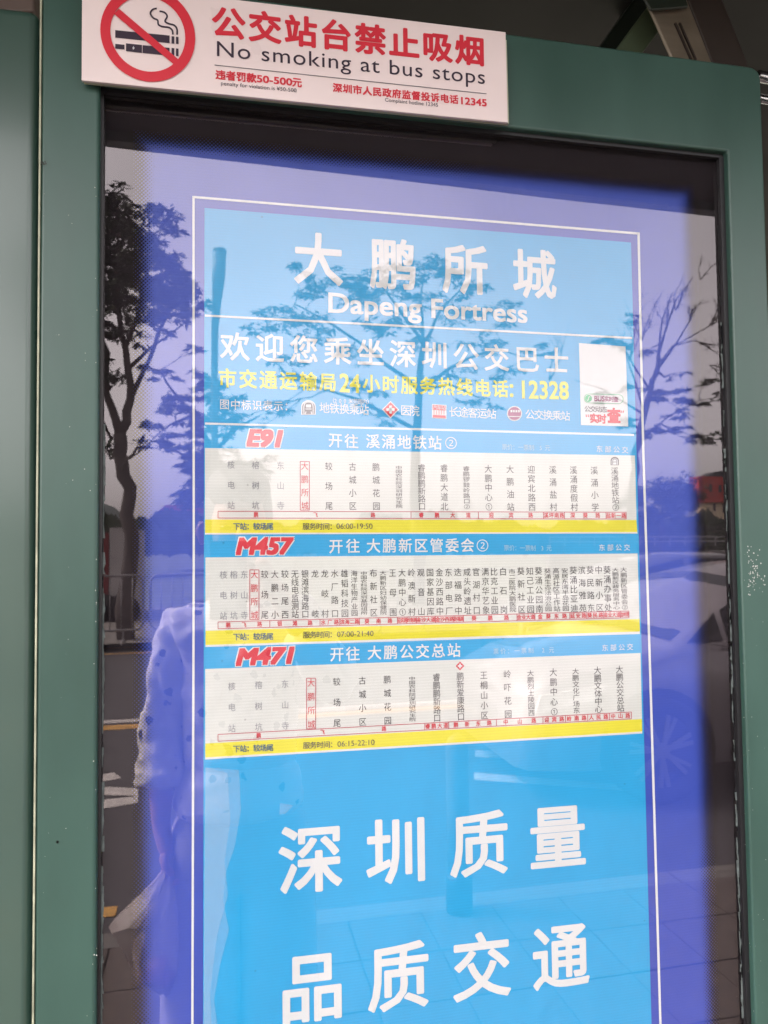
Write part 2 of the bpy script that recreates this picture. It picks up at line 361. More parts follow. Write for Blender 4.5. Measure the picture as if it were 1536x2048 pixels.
o = mesh('dotted_print', [(x0, GY, z0), (x1, GY, z0), (x1, GY, z1), (x0, GY, z1)], [(0, 1, 2, 3)], frit_mat(), case)
b = MB(); b.box(x0, x1, .062, .08, z0, z1); b.build('back_panel', M['frit_back'], case)
# flaking sealant along the glass edges
def ragged(name, x, z0, z1, w, side, seed, m=None, gap=.25):
    rnd = random.Random(seed); b = MB(); z = z0
    while z < z1:
        h = rnd.uniform(.004, .016)
        if rnd.random() > gap:
            a, c = rnd.uniform(.25, 1)*w, rnd.uniform(.25, 1)*w
            if side > 0: q = [(x, -.0010, z), (x+a, -.0010, z), (x+c, -.0010, z+h), (x, -.0010, z+h)]
            else: q = [(x-a, -.0010, z), (x, -.0010, z), (x, -.0010, z+h), (x-c, -.0010, z+h)]
            b.prism(q, (0, .0006, 0))
        z += h+1e-4
    b.build(name, m or M['seal'], case, kind='stuff')
ragged('sealant', xi0+gw*.6, .62, 1.62, .0028, 1, 3, gap=.05)
ragged('sealant', xi1-gw*1.3, .62, 1.76, .0028, -1, 5, gap=.22)
ragged('sealant', xi1-gw*1.3, 1.0, 1.9, .0022, -1, 9, m=M['black'], gap=.3)
# chips in the paint
b = MB(); rnd = random.Random(4)
def chip(px, py, r):
    c = P(px, py, FY-.0004); n_ = 6; v = [c+Vector((math.cos(a)*r*rnd.uniform(.5, 1), 0, math.sin(a)*r*rnd.uniform(.5, 1.2))) for a in [2*math.pi*k/n_ for k in range(n_)]]
    b.add(v, [tuple(range(n_))])
for k in range(70): chip(rnd.gauss(1505, 10), rnd.gauss(1145, 22), rnd.uniform(.0004, .0012))
for k in range(30): chip(rnd.uniform(1483, 1532), rnd.uniform(1080, 2040), rnd.uniform(.0002, .0006))
for k in range(26): chip(rnd.uniform(80, 192), rnd.uniform(300, 2040), rnd.uniform(.0002, .0006))
for k in range(20): chip(rnd.uniform(186, 194), rnd.uniform(300, 2040), rnd.uniform(.0003, .0009))
b.build('paint_chip', mat('bare_primer', (.5, .52, .48), rough=.7), case, kind='stuff')
b = MB(); 
for k in range(9): chip(79+k*1.6, 326+rnd.uniform(-3, 3), .0011)
for k in range(2): chip(115, 1684, .0015)
b.build('scuff', mat('dark_scuff', (.03, .035, .03), rough=.7), case, kind='stuff')

# ------------------------------------------------------------------ lettering tools
_fc = {}
def glyphs(s, off=0.0, shear=0.0, res=3, space=1.0):
    key = (s, off, shear, res, space)
    if key in _fc: return _fc[key]
    c = bpy.data.curves.new('t', 'FONT'); c.body = s; c.size = 1; c.offset = off; c.shear = shear; c.resolution_u = res; c.space_character = space
    c.dimensions = '2D'; c.fill_mode = 'BOTH'
    o = bpy.data.objects.new('t', c); COL.objects.link(o)
    dg = bpy.context.evaluated_depsgraph_get(); me = bpy.data.meshes.new_from_object(o.evaluated_get(dg))
    v = [(p.co.x, p.co.y) for p in me.vertices]; f = [tuple(p.vertices) for p in me.polygons]
    # face towards +normal
    bpy.data.objects.remove(o); bpy.data.curves.remove(c); bpy.data.meshes.remove(me)
    _fc[key] = (v, f); return v, f
def bbox(v): xs = [p[0] for p in v]; ys = [p[1] for p in v]; return min(xs), max(xs), min(ys), max(ys)
_g = bbox(glyphs('国')[0]); EMX, EMY = (_g[0]+_g[1])/2, (_g[2]+_g[3])/2; EW = max(_g[1]-_g[0], _g[3]-_g[2])*1.10
CAPH = bbox(glyphs('H')[0])[3]
def scale_at(px, py, y): return (P(px+5, py, y)-P(px-5, py, y)).length/10, (P(px, py+5, y)-P(px, py-5, y)).length/10
class Text:
    """collects characters lying on one flat sheet at depth y"""
    def __init__(s, y): s.y = y; s.v = []; s.f = []
    def put(s, gv, gf, c, ux, uz, o=0.0, big=False):
        # a heavier weight is printed as the glyph over-struck around its centre, each strike a hair further back
        sh = [(0, 0)] if o <= 0 else [(0, 0), (o, o), (-o, o), (-o, -o), (o, -o)]
        if big and o > 0: sh = [(0, 0)]+[(o*math.cos(math.pi*j/7), o*math.sin(math.pi*j/7)) for j in range(14)]
        elif o > .035: sh += [(o, 0), (-o, 0), (0, o), (0, -o)]
        for k, (a0, b0) in enumerate(sh):
            n = len(s.v); dv = Vector((0, 1e-5*k, 0)); s.v += [c+dv+ux*(a+a0)+uz*(b_+b0) for a, b_ in gv]; s.f += [tuple(i+n for i in q) for q in gf]
    def chars(s, txt, c0, c1, w, h, off=0.0, res=2):
        a, e = P(*c0, s.y), P(*c1, s.y); sx, sz = scale_at(*c0, s.y)
        d = (e-a); N = len(txt)
        vertical = abs(c1[1]-c0[1]) > abs(c1[0]-c0[0])
        W_, H_ = w*sx, h*sz
        if vertical or N == 1:
            px, py = c0; m = (1041-py)/(8280-px); q = P(px+50, py+50*m, s.y)-a; ux = q.normalized()
        else: ux = d.normalized()
        for i, ch in enumerate(txt):
            if ch == ' ': continue
            c = a+d*(i/max(1, N-1)); v, f = glyphs(ch, 0, 0, res)
            if ch in '①②': 
                bb = bbox(v); ex, ey = (bb[0]+bb[1])/2, (bb[2]+bb[3])/2; gs = EW
            else: ex, ey, gs = EMX, EMY, EW
            s.put([((p[0]-ex)/gs, (p[1]-ey)/gs) for p in v], f, c, ux*W_, Vector((0, 0, H_)), off, h > 50)
        return s
    def latin(s, txt, b0, b1, cap, off=0.0, shear=0.0, res=4, space=1.0, grow=0):
        v, f = glyphs(txt, 0, shear, res, space); bb = bbox(v)
        a, e = P(*b0, s.y), P(*b1, s.y); sz = scale_at(*b0, s.y)[1]
        ux = (e-a)/(bb[1]-bb[0]); uz = Vector((0, 0, 1))*cap*sz/CAPH
        s.put([(p[0]-bb[0], p[1]) for p in v], f, a, ux, uz, off); return s
    def quad(s, pts):
        n = len(s.v); s.v += [P(x, y, s.y) for x, y in pts]; s.f.append(tuple(range(n, n+len(pts)))); return s
    def line(s, a, b_, w):
        (x0, y0), (x1, y1) = a, b_; L_ = math.hypot(x1-x0, y1-y0); nx, ny = -(y1-y0)/L_*w/2, (x1-x0)/L_*w/2
        return s.quad([(x0+nx, y0+ny), (x1+nx, y1+ny), (x1-nx, y1-ny), (x0-nx, y0-ny)])
    def path(s, pts, w):
        # smooth ribbon
        q = []
        for i in range(len(pts)-1):
            p0, p1, p2, p3 = pts[max(i-1, 0)], pts[i], pts[i+1], pts[min(i+2, len(pts)-1)]
            for k in range(6):
                t = k/6; q.append(tuple(.5*((2*p1[j])+(-p0[j]+p2[j])*t+(2*p0[j]-5*p1[j]+4*p2[j]-p3[j])*t*t+(-p0[j]+3*p1[j]-3*p2[j]+p3[j])*t**3) for j in (0, 1)))
        q.append(pts[-1]); n = len(s.v)
        for i, p in enumerate(q):
            a, b_ = q[max(i-1, 0)], q[min(i+1, len(q)-1)]; L_ = math.hypot(b_[0]-a[0], b_[1]-a[1]); nx, ny = -(b_[1]-a[1])/L_*w/2, (b_[0]-a[0])/L_*w/2
            s.v += [P(p[0]+nx, p[1]+ny, s.y), P(p[0]-nx, p[1]-ny, s.y)]
        s.f += [(n+2*i, n+2*i+2, n+2*i+3, n+2*i+1) for i in range(len(q)-1)]; return s
    def disc(s, cx, cy, r, n=32, slope=0, r_in=None, ry=None):
        k = len(s.v); ry = ry or r
        for i in range(n):
            a = 2*math.pi*i/n; s.v.append(P(cx+r*math.cos(a), cy+ry*math.sin(a)+slope*r*math.cos(a), s.y))
        if r_in is None: s.f.append(tuple(range(k, k+n)))
        else:
            for i in range(n):
                a = 2*math.pi*i/n; s.v.append(P(cx+r_in*math.cos(a), cy+r_in*math.sin(a)+slope*r_in*math.cos(a), s.y))
            s.f += [(k+i, k+(i+1) % n, k+n+(i+1) % n, k+n+i) for i in range(n)]
        return s
    def build(s, name, m, parent, kind=None, label=None):
        o = mesh(name, s.v, s.f, m, parent)
        if label: o['label'] = label
        return o
def sheet(name, quad, y, m, parent, nx=1, nz=1, th=.0002):
    b = MB(); b.prism([P(a, c, y) for a, c in quad], (0, th, 0)); return b.build(name, m, parent)

# ------------------------------------------------------------------ the poster
PY = .0098
poster = thing('route_poster', 'blue bus route poster titled Dapeng Fortress behind the glass', 'poster', tuple(P(840, 1500, PY)))
bl, br_ = P(225, 1000, PY).x, P(1425, 1000, PY).x
ztop = P(800, 270, PY).z
b = MB(); b.box(bl, br_, PY, PY+.0006, zb, ztop); b.build('border_sheet', M['blue'], poster)
def yy(k): return PY-.0005*k
sheet('blue_panel', [(409, 416), (1262, 485), (1305, 2120), (406, 2120)], yy(1), M['cyan'], poster)
t = Text(yy(1)); W4 = 4.6
for a, c in (((387, 394), (1277, 467)), ((387, 392), (387.5, 1100)), ((387.5, 1100), (384.5, 2120))): t.line(a, c, W4)
for a, c in (((1277, 465), (1286.5, 900)), ((1286.5, 900), (1300.5, 1350)), ((1300.5, 1350), (1323, 2120))): t.line(a, c, W4)
t.build('frame_line', M['whitet'], poster)
t = Text(yy(2)).line((410, 631), (1264, 676), 4).line((410, 847), (1268, 870), 4); t.build('rule_line', M['whitet'], poster)
Text(yy(2)).chars('大鹏所城', (637, 520), (1069, 550), 97, 104, off=.024).build('title_lettering', M['white'], poster)
Text(yy(2)).latin('Dapeng Fortress', (658, 624), (1054, 645), 38, off=.018).build('title_lettering', M['white'], poster)
Text(yy(2)).chars('欢迎您乘坐深圳公交巴士', (470, 694), (1113, 722), 58, 57, off=.020).build('greeting_lettering', M['white'], poster)
t = Text(yy(2)); t.chars('市交通运输局', (455, 757), (656, 765), 36, 38, off=.024); t.latin('24', (680, 783), (720, 785), 35, off=.022)
t.chars('小时服务热线电话', (743, 768), (1001, 778), 34, 36, off=.024); t.chars('：', (1032, 780), (1032, 780), 34, 36, off=.03); t.latin('12328', (1045, 796), (1137, 798), 34, off=.022)
t.build('hotline_lettering', M['ytext'], poster)
t = Text(yy(2)); t.chars('图中标识表示：', (449, 809), (578, 813), 20, 21, off=.006); t.chars('地铁换乘站', (649, 816), (728, 820), 20, 22, off=.006)
t.chars('（200米范围内）', (664, 801), (739, 804), 9.5, 11, off=.005); t.chars('医院', (811, 821), (829, 822), 20, 22, off=.006)
t.chars('长途客运站', (908, 824), (983, 828), 20, 21, off=.006); t.chars('公交换乘站', (1060, 829), (1131, 832), 19, 20, off=.006)
t.build('legend_lettering', M['whitet'], poster)
# legend icons
def arch(t, cx, cy, s, fill=None):
    pts = [(cx-s, cy+s)]+[(cx-s*math.cos(a), cy-.15*s-.85*s*math.sin(a)) for a in [math.pi*k/12 for k in range(13)]]+[(cx+s, cy+s)]
    return t.quad(pts)
t = Text(yy(2)); arch(t, 617, 815, 14.5); t.build('metro_icon', M['whitet'], poster)
t = Text(yy(3)); arch(t, 617, 815.5, 12.5); t.build('metro_icon', M['greyd'], poster)
t = Text(yy(4)); t.path([(608, 829), (608, 812), (612, 805), (622, 805), (626, 812), (626, 829)], 1.8); t.line((611, 818), (623, 818), 2); t.line((612, 823), (610, 829), 2).line((622, 823), (624, 829), 2); t.quad([(612, 809), (622, 809), (622, 815), (612, 815)])
t.build('metro_icon', M['whitet'], poster)
t = Text(yy(2)).quad([(781, 802), (798, 819), (781, 837), (764, 819)]); t.build('hospital_icon', M['whitet'], poster)
t = Text(yy(3)).quad([(781, 804.5), (795.5, 819), (781, 834), (766.5, 819)]); t.build('hospital_icon', M['redp'], poster)
t = Text(yy(4)).line((773, 819), (789, 819), 5).line((781, 811), (781, 827), 5); t.build('hospital_icon', M['whitet'], poster)
t = Text(yy(2)).quad([(864, 808), (893, 810), (893, 838), (864, 836)]); t.build('coach_icon', M['whitet'], poster)
t = Text(yy(3)).quad([(865.5, 809.5), (891.5, 811.5), (891.5, 821), (865.5, 819.5)]).quad([(865.5, 829.5), (891.5, 831), (891.5, 836.5), (865.5, 835)])
for k in range(5): t.line((868+k*5, 821), (868+k*5, 829), 1.2)
t.build('coach_icon', M['redp'], poster)
t = Text(yy(4)); t.chars('汽车站', (870, 814.8), (887, 815.6), 9, 8.5); t.build('coach_icon', M['whitet'], poster)
t = Text(yy(2)).disc(1029, 827, 15); t.build('interchange_icon', M['whitet'], poster)
t = Text(yy(3)).disc(1029, 827, 13); t.build('interchange_icon', M['purple'], poster)
t = Text(yy(4)); [t.quad([(1021+k*5, 820), (1024.5+k*5, 820), (1024.5+k*5, 824.5), (1021+k*5, 824.5)]) for k in range(4)]; t.line((1018, 833), (1040, 833), 1.5); t.build('interchange_icon', M['whitet'], poster)
Text(yy(2)).chars('深圳质量', (622, 1720), (1116, 1676), 128, 138, off=.021, res=3).build('slogan_lettering', M['white'], poster)
Text(yy(2)).chars('品质交通', (624, 1977), (1122, 1915), 128, 141, off=.021, res=3).build('slogan_lettering', M['white'], poster)

def film_mat():
    m = bpy.data.materials.new('clear_film'); m.use_nodes = True; n = m.node_tree; n.nodes.clear(); L = n.links
    out = n.nodes.new('ShaderNodeOutputMaterial'); mx = n.nodes.new('ShaderNodeMixShader'); mx.inputs[0].default_value = .13
    tr = n.nodes.new('ShaderNodeBsdfTransparent'); p = n.nodes.new('ShaderNodeBsdfDiffuse'); p.inputs[0].default_value = (.75, .8, .85, 1)
    L.new(tr.outputs[0], mx.inputs[1]); L.new(p.outputs[0], mx.inputs[2]); L.new(mx.outputs[0], out.inputs[0]); return m
M['film'] = film_mat()
Text(yy(2)).quad([(411, 1535), (478, 1540), (482, 1620), (470, 1690), (452, 1745), (446, 1800), (458, 1860), (440, 1930), (428, 2000), (436, 2060), (407, 2060), (409, 1700)]).build('clear_film', M['film'], poster)
Text(yy(2.6)).quad([(411, 1535), (455, 1545), (461, 1640), (449, 1720), (456, 1790), (434, 1870), (420, 1990), (424, 2060), (407, 2060), (409, 1700)]).build('clear_film', M['film'], poster)
Text(yy(2)).quad([(560, 1606), (587, 1611), (570, 1628), (559, 1629)]).build('clear_film', M['film'], poster)
# sticker (its QR code is left out)
stk = thing('notice_sticker', 'small white sticker with red lettering at the right of the welcome line', 'sticker', tuple(P(1207, 770, PY)))
sheet('sticker_sheet', [(1158, 686), (1251, 693), (1256.5, 853), (1162, 850)], yy(2), M['white'], stk)
def pill(t, cx, cy, hw, hh, m=.02):
    pts = []
    for k in range(9): a = -math.pi/2+math.pi*k/8; pts.append((cx+hw-hh+hh*math.cos(a), cy+m*hw+hh*math.sin(a)))
    for k in range(9): a = math.pi/2+math.pi*k/8; pts.append((cx-hw+hh+hh*math.cos(a), cy-m*hw+hh*math.sin(a)))
    return t.quad(pts)
pill(Text(yy(3)), 1207.5, 797.5, 39.5, 9.5).build('pill_outline', M['greenp'], stk)
pill(Text(yy(4)), 1207.5, 797.5, 38.5, 8.5).build('pill_outline', M['white'], stk)
Text(yy(5)).disc(1177, 797, 7).build('green_dot', M['greenp'], stk)
Text(yy(6)).path([(1174, 799), (1175, 801), (1177, 799), (1177, 795), (1179, 793), (1180, 795)], 1.2).build('green_dot', M['whitet'], stk)
t = Text(yy(5)).latin('BUS', (1189, 802), (1209, 802.5), 10, off=.02); t.chars('实时查', (1214, 798), (1232, 799), 10, 11, off=.02); t.build('sticker_lettering', M['purple'], stk)
Text(yy(3)).chars('公交动态', (1175, 818), (1208, 819), 12.5, 12.5, off=.012).build('sticker_lettering', M['greyd'], stk)
t = Text(yy(3)).chars('实时', (1188, 837), (1204, 838), 17, 19, off=.035); t.chars('查', (1228, 832), (1228, 832), 26, 30, off=.045)
t.line((1172, 829), (1173, 834), 1.8).line((1176, 829), (1177, 834), 1.8).line((1243, 821), (1242, 826), 1.8).line((1247, 821), (1246, 826), 1.8)
t.build('sticker_lettering', M['redp'], stk)

# ------------------------------------------------------------------ timetable strips
def lerp(tab, x):
    for (a, b_), (c, d) in zip(tab, tab[1:]):
        if x <= c: break
    return b_+(d-b_)*(x-a)/(c-a)
def strip(num, nb, label, q, dest, ring, fare, op, cols, ytop, ybot, dxb, here, boxt, roads, foot, time):
    """q: left/right y of header top, header bottom, sheet bottom, footer bottom, white edge; x edges"""
    xl, xr, H0, H1, H2, H3, H4 = q
    s = thing('route_strip', label, 'timetable strip', tuple(P(845, H2[0], PY)))
    def x_at(y0): return 1257+(y0-440)*.0277-.5 if False else None
    def qd(a, c, ra, rc): return [(xl, a[0]), (ra, a[1]), (rc, c[1]), (xl, c[0])]
    sheet('header_band', qd(H0, H1, xr[0], xr[1]), yy(2), M['stripb'], s)
    sheet('stop_sheet', qd(H1, H2, xr[1], xr[2]), yy(2.2), M['stripw'], s)
    sheet('footer_band', qd(H2, H3, xr[2], xr[3]), yy(2), M['yellow'], s)
    sheet('white_edge', qd(H3, H4, xr[3], xr[4]), yy(2.2), M['white'], s)
    Text(yy(3)).latin(num, *nb, 31, off=.085, shear=.22).build('number_outline', M['whitet'], s)
    Text(yy(3.6)).latin(num, *nb, 31, off=.048, shear=.22).build('route_number', M['redp'], s)
    t = Text(yy(3)); t.chars('开往', *dest[0], 28, 29, off=.012); t.chars(dest[1], *dest[2], 28, 29, off=.012)
    if ring: t.chars('②', ring, ring, 27*1.0, 28)
    t.build('destination', M['whitet'], s)
    Text(yy(3)).chars(*fare, 11, 12, off=-.004).build('fare', M['faint'], s)
    Text(yy(3)).chars('东部公交', *op, 13, 13.5).build('operator_name', M['whitet'], s)
    for k, (name, x) in enumerate(cols):
        yt, yb = lerp(ytop, x), lerp(ybot, x); N = len(name)
        h = min(16.5, (yb-yt)/(N-1)*(1.02 if N < 7 else .96)) if N > 2 else 16
        m_ = M['greyt'] if k < 3 else (M['redp'] if k == 3 else M['darkt'])
        Text(yy(3)).chars(name, (x, yt), (x+dxb*(x-400)/850, yb), 15 if N < 7 else 13.6, h, off=0).build('stop_name', m_, s)
        if k == 3:
            t = Text(yy(3)); a, b_ = x-9, x+9.3; u, d_ = yt-9.5, yb+8.5
            for l in (((a, u), (b_, u)), ((b_, u), (b_, d_)), ((b_, d_), (a, d_)), ((a, d_), (a, u))): t.line(*l, 1.4)
            t.build('stop_box', M['redline'], s)
    (bx0, by0), (bx1, by1) = boxt; hb = 13.5
    f = lambda x: by0+(by1-by0)*(x-bx0)/(bx1-bx0)
    t = Text(yy(3)); t.line((bx0, by0), (bx1, by1), 1.4).line((bx0, by0+hb), (bx1, by1+hb), 1.4)
    xs = [bx0]+[r_[1] for r_ in roads]
    for x in xs: t.line((x, f(x)), (x, f(x)+hb), 1.3)
    t.build('road_box', M['redline'], s)
    for (nm, xe), xs_ in zip(roads, xs):
        wd = xe-xs_; N = len(nm); w = min(9.5, wd/N*1.0); pitch = wd/N if wd < 60 else wd/(N+.3)
        c0 = xs_+wd/2-pitch*(N-1)/2; c1 = xs_+wd/2+pitch*(N-1)/2
        Text(yy(3)).chars(nm, (c0, f(c0)+hb/2), (c1, f(c1)+hb/2), w, 10.5, off=.02).build('road_name', M['redp'], s)
    Text(yy(3)).chars('下站：较场尾', *foot[0], 14, 14.5, off=.02).build('next_stop_lettering', M['slate'], s)
    Text(yy(3)).chars('服务时间：', *foot[1], 14, 14, off=.008).build('hours_lettering', M['darkt'], s)
    Text(yy(3)).latin(time, *foot[2], 10.5, off=-.004).build('hours_lettering', M['darkt'], s)
    return s
C1 = [('核电站', 462), ('榕树坑', 511), ('东山寺', 561), ('大鹏所城', 609.5), ('较场尾', 657.5), ('古城小区', 705), ('鹏城花园', 752), ('中国农科院深圳研究生院', 797.5), ('睿鹏鹏新路口', 843), ('睿鹏大道北', 888),
      ('睿鹏锣鼓岭路口②', 932.5), ('大鹏中心①', 976.5), ('大鹏油站', 1020), ('迎宾北路西', 1062.5), ('溪涌盐村', 1105.5), ('溪涌度假村', 1147), ('溪涌小学', 1188.5), ('溪涌地铁站②', 1229.5)]
s1 = strip('E91', ((495, 891), (564, 893)), 'topmost timetable strip with red route number E91', (410, (1268, 1270, 1273, 1274.5, 1275), (849, 872), (896, 911), (1039, 1040), (1066, 1064), (1069, 1067)),
      (((671, 881), (703, 883)), '溪涌地铁站', ((746, 883), (870, 886))), (902, 886), ('票价：一票制 5元', (1009, 894), (1095, 896)), ((1199, 898), (1250, 900)), C1,
      [(462, 930), (843, 936), (1230, 942)], [(462, 1011), (843, 1013), (1230, 1015)], 2, 3, ((436, 1022.5), (1252.5, 1024.5)),
      [('鹏飞路', 822), ('睿鹏大道', 957), ('迎宾路', 1087), ('溪坪南路', 1129), ('深葵路', 1212), ('盐新一路', 1252.5)],
      (((473, 1053), (540, 1053)), ((612, 1053), (666, 1053)), ((673, 1057.5), (745, 1057.5))), '06:00-19:50')
t = Text(yy(3)); arch(t, 1229.5, 922, 8.2); t.build('metro_icon', M['greyd'], s1)
t = Text(yy(3.5)); arch(t, 1229.5, 923, 6.3); t.build('metro_icon', M['whitet'], s1)
t = Text(yy(4)); t.path([(1225.5, 929), (1225.5, 921), (1229.5, 918), (1233.5, 921), (1233.5, 929)], 1.3).line((1226, 924), (1233, 924), 1.2); t.build('metro_icon', M['greyd'], s1)
C2 = [('核电站', 446.7), ('榕树坑', 467.6), ('东山寺', 488.5), ('大鹏所城', 508.6), ('较场尾', 529.3), ('大鹏二小', 549.6), ('较场尾西', 569.7), ('无线电监测站', 589.8), ('银滩滨海路口', 610), ('龙岐', 630), ('龙岐村', 649.6), ('水厂路口', 669.2),
      ('雄韬科技园', 689), ('海洋生物产业园', 708.2), ('中国农科院深圳基因组所', 727.5), ('布新社区', 746.8), ('大鹏新区妇幼保健院', 766), ('王母围', 785.2), ('大鹏中心①', 804), ('岭澳新村', 822.8), ('观音山', 841.6), ('国家基因库', 860), ('金沙西路中', 878.6),
      ('东部电厂', 897), ('迭福路中', 915.5), ('咸头岭遗址', 934), ('官湖村口', 952), ('满京华艺象', 970.5), ('比克工业园', 988), ('白石岗', 1006), ('市二医院大鹏医院', 1024), ('葵新社区', 1041.6), ('知己工业园', 1059.5), ('葵涌公园南', 1077),
      ('葵涌生态法治公园', 1095), ('高源社区工作站', 1112), ('安居东湾半岛花园', 1129.5), ('葵涌比亚迪', 1146.5), ('滨海雅苑', 1163.6), ('葵民路东', 1180.2), ('中新小区', 1197.2), ('葵涌办事处', 1214), ('大鹏新区政务服务中心', 1230.7), ('大鹏新区管委会②', 1247.2)]
strip('M457', ((474, 1108), (586, 1107)), 'middle timetable strip with red route number M457 and very many stops', (411, (1275, 1275, 1279, 1280, 1280), (1070, 1068), (1115, 1107), (1261.5, 1238), (1290, 1263), (1294, 1268)),
      (((672, 1093), (706, 1092.5)), '大鹏新区管委会', ((747, 1092), (935, 1091))), (965, 1091), ('票价：一票制 3元', (1013, 1096), (1098, 1096.5)), ((1204, 1095.5), (1254, 1095)), C2,
      [(446, 1150), (970, 1144), (1248, 1139.5)], [(446, 1232), (860, 1223), (1248, 1214.7)], 2.5, 3, ((436, 1244), (1258, 1222)),
      [('鹏飞路', 539.6), ('银滩路', 640), ('水厂路', 679.5), ('滨海二路', 719), ('葵南路', 795), ('迎宾路', 814), ('岭南路', 833), ('金沙大道', 871), ('金沙西路', 908), ('迭福路', 927), ('葵鹏路', 1034), ('金业大道', 1070), ('金葵东路', 1139.5), ('延安路', 1173.6), ('葵民路', 1207.5), ('金业大道', 1241), ('金岭路', 1258)],
      (((473, 1274), (540, 1273)), ((613, 1270), (666, 1269)), ((674, 1274), (747, 1272))), '07:00-21:40')
C3 = [('核电站', 463.5), ('榕树坑', 517), ('东山寺', 570), ('大鹏所城', 622), ('较场尾', 673.5), ('古城小区', 724.5), ('鹏城花园', 774.5), ('中国农科院深圳研究生院', 824), ('睿鹏鹏新路口', 873), ('鹏新爱康路口', 920.5), ('王桐山小区', 967.5), ('岭吓花园', 1014.5),
      ('大鹏烈士陵园西', 1061), ('大鹏中心①', 1106.5), ('大鹏文化广场东', 1151), ('大鹏文体中心', 1195), ('大鹏公交总站', 1239)]
s3 = strip('M471', ((474, 1330), (587, 1325.5)), 'lowest timetable strip with red route number M471 above the cyan field', (410.5, (1280, 1281, 1284, 1284.5, 1284.5), (1294, 1268), (1338, 1306), (1487, 1438), (1515, 1463), (1519, 1467)),
      (((674, 1309), (706, 1308)), '大鹏公交总站', ((749, 1306), (908, 1301))), None, ('票价：一票制 2元', (992, 1303), (1103, 1300)), ((1210, 1296), (1260, 1294)), C3,
      [(463, 1373), (824, 1357), (1240, 1339)], [(463, 1457), (824, 1439), (1240, 1416)], 2.5, 3, ((436, 1469), (1263, 1424)),
      [('鹏飞路', 849.5), ('睿鹏大道', 897.5), ('鹏新东路', 993), ('中山路', 1086), ('迎宾路', 1131), ('岭南路', 1175.5), ('人民路', 1219), ('中山路', 1263)],
      (((473, 1498), (540, 1495.5)), ((613, 1491), (667, 1489)), ((675, 1493.5), (749, 1489.5))), '06:15-22:10')
Text(yy(3)).quad([(920, 1323), (928.5, 1332), (920, 1341), (911.5, 1332)]).build('hospital_icon', M['redp'], s3)
t = Text(yy(3.6)).line((915.5, 1332), (924.5, 1332), 3.2).line((920, 1327.5), (920, 1336.5), 3.2); t.build('hospital_icon', M['whitet'], s3)

# ------------------------------------------------------------------ no smoking sign
SY = FY-.012
sg = thing('no_smoking_sign', 'white plate with red no smoking ring fixed on the green top rail', 'sign', tuple(P(590, 150, SY)))
b = MB(); b.prism([P(*p, SY) for p in ((164, -38), (1011.5, 64), (1016, 245), (163, 160.5))], (0, .0035, 0)); bevel(b.build('sign_plate', M['white_plate'], sg), .0006, 2)
b = MB(); b.prism([P(*p, SY+.0045) for p in ((170, -36), (1013.5, 80), (1018, 247), (167, 163))], (0, .0045, 0)); b.build('backing_plate', mat('yellowed_backing', (.50, .52, .38), rough=.6), sg)
b = MB()
for xx in (260, 560, 900): b.box(P(xx, 60, SY).x, P(xx+40, 60, SY).x, SY+.009, FY+.0005, zi1+.02, zi1+.05)
b.build('adhesive_pad', M['black'], sg)
sy1, sy2 = SY-.0005, SY-.0010
Text(sy2).disc(295.5, 68, 95, 64, slope=.10, r_in=75).build('prohibition_ring', M['red'], sg)
Z1 = lambda x, y: (140+x/3.072, y/3.072)
Text(sy2-.0003).quad([Z1(300, 52), Z1(690, 385), Z1(655, 410), Z1(270, 85)]).build('prohibition_bar', M['red'], sg)
t = Text(sy1)
for q in ([(278, 185), (612, 218), (612, 265), (278, 231)], [(624, 222), (641, 224), (641, 269), (624, 267)], [(651, 225), (667, 227), (667, 271), (651, 269)],
          [(278, 269), (335, 275), (335, 304), (278, 299)], [(344, 266), (442, 276), (442, 325), (344, 314)], [(446, 277), (612, 294), (612, 342), (446, 325)],
          [(624, 294), (641, 296), (641, 341), (624, 339)], [(651, 297), (667, 299), (667, 346), (651, 344)]): t.quad([Z1(*p) for p in q])
t.path([Z1(*p) for p in ((533, 52), (508, 58), (494, 82), (512, 110), (538, 124), (543, 150), (566, 163), (606, 168), (628, 186), (632, 212))], 3.4)
t.path([Z1(*p) for p in ((550, 69), (580, 76), (597, 100), (584, 130), (606, 145), (640, 155), (657, 178), (658, 213))], 3.4)
t.build('cigarette_symbol', M['ink'], sg)
Text(sy2).quad([Z1(*p) for p in ((392, 280), (383, 297), (390, 298), (386, 309), (398, 293), (390, 292))]).build('spark_symbol', M['whitet'], sg)
Text(sy1).chars('公交站台禁止吸烟', (457, 47), (940, 102), 66, 62, off=.034, res=4).build('red_lettering', M['red'], sg)
Text(sy1).latin('No smoking at bus stops', (434, 112), (970, 168), 30, off=.0, space=1.08).build('black_lettering', M['ink'], sg)
Text(sy1).line((429, 130), (973, 187.5), 1.4).build('rule_line', M['greyd'], sg)
t = Text(sy1).chars('违者罚款', (441, 150), (503, 156), 20, 19, off=.03); t.latin('50-500', (514, 163.5), (584, 171), 13.5, off=.025); t.chars('元', (594, 165), (594, 165), 19, 19, off=.03); t.build('red_lettering', M['red'], sg)
t = Text(sy1)
t.chars('深圳市人民政府监督投诉电话', (675, 176), (908, 199), 18.5, 18, off=.03); t.latin('12345', (923, 208), (973, 212.5), 13.5, off=.025)
t.build('red_lettering', M['red'], sg)
t = Text(sy1).latin('penalty for violation is ¥50-500', (442, 170), (593, 184.5), 7.6); t.build('black_lettering', M['ink'], sg); t = Text(sy1); t.latin('Complaint hotline 12345', (770, 203), (876, 213.5), 7.4)
t.build('black_lettering', M['ink'], sg)

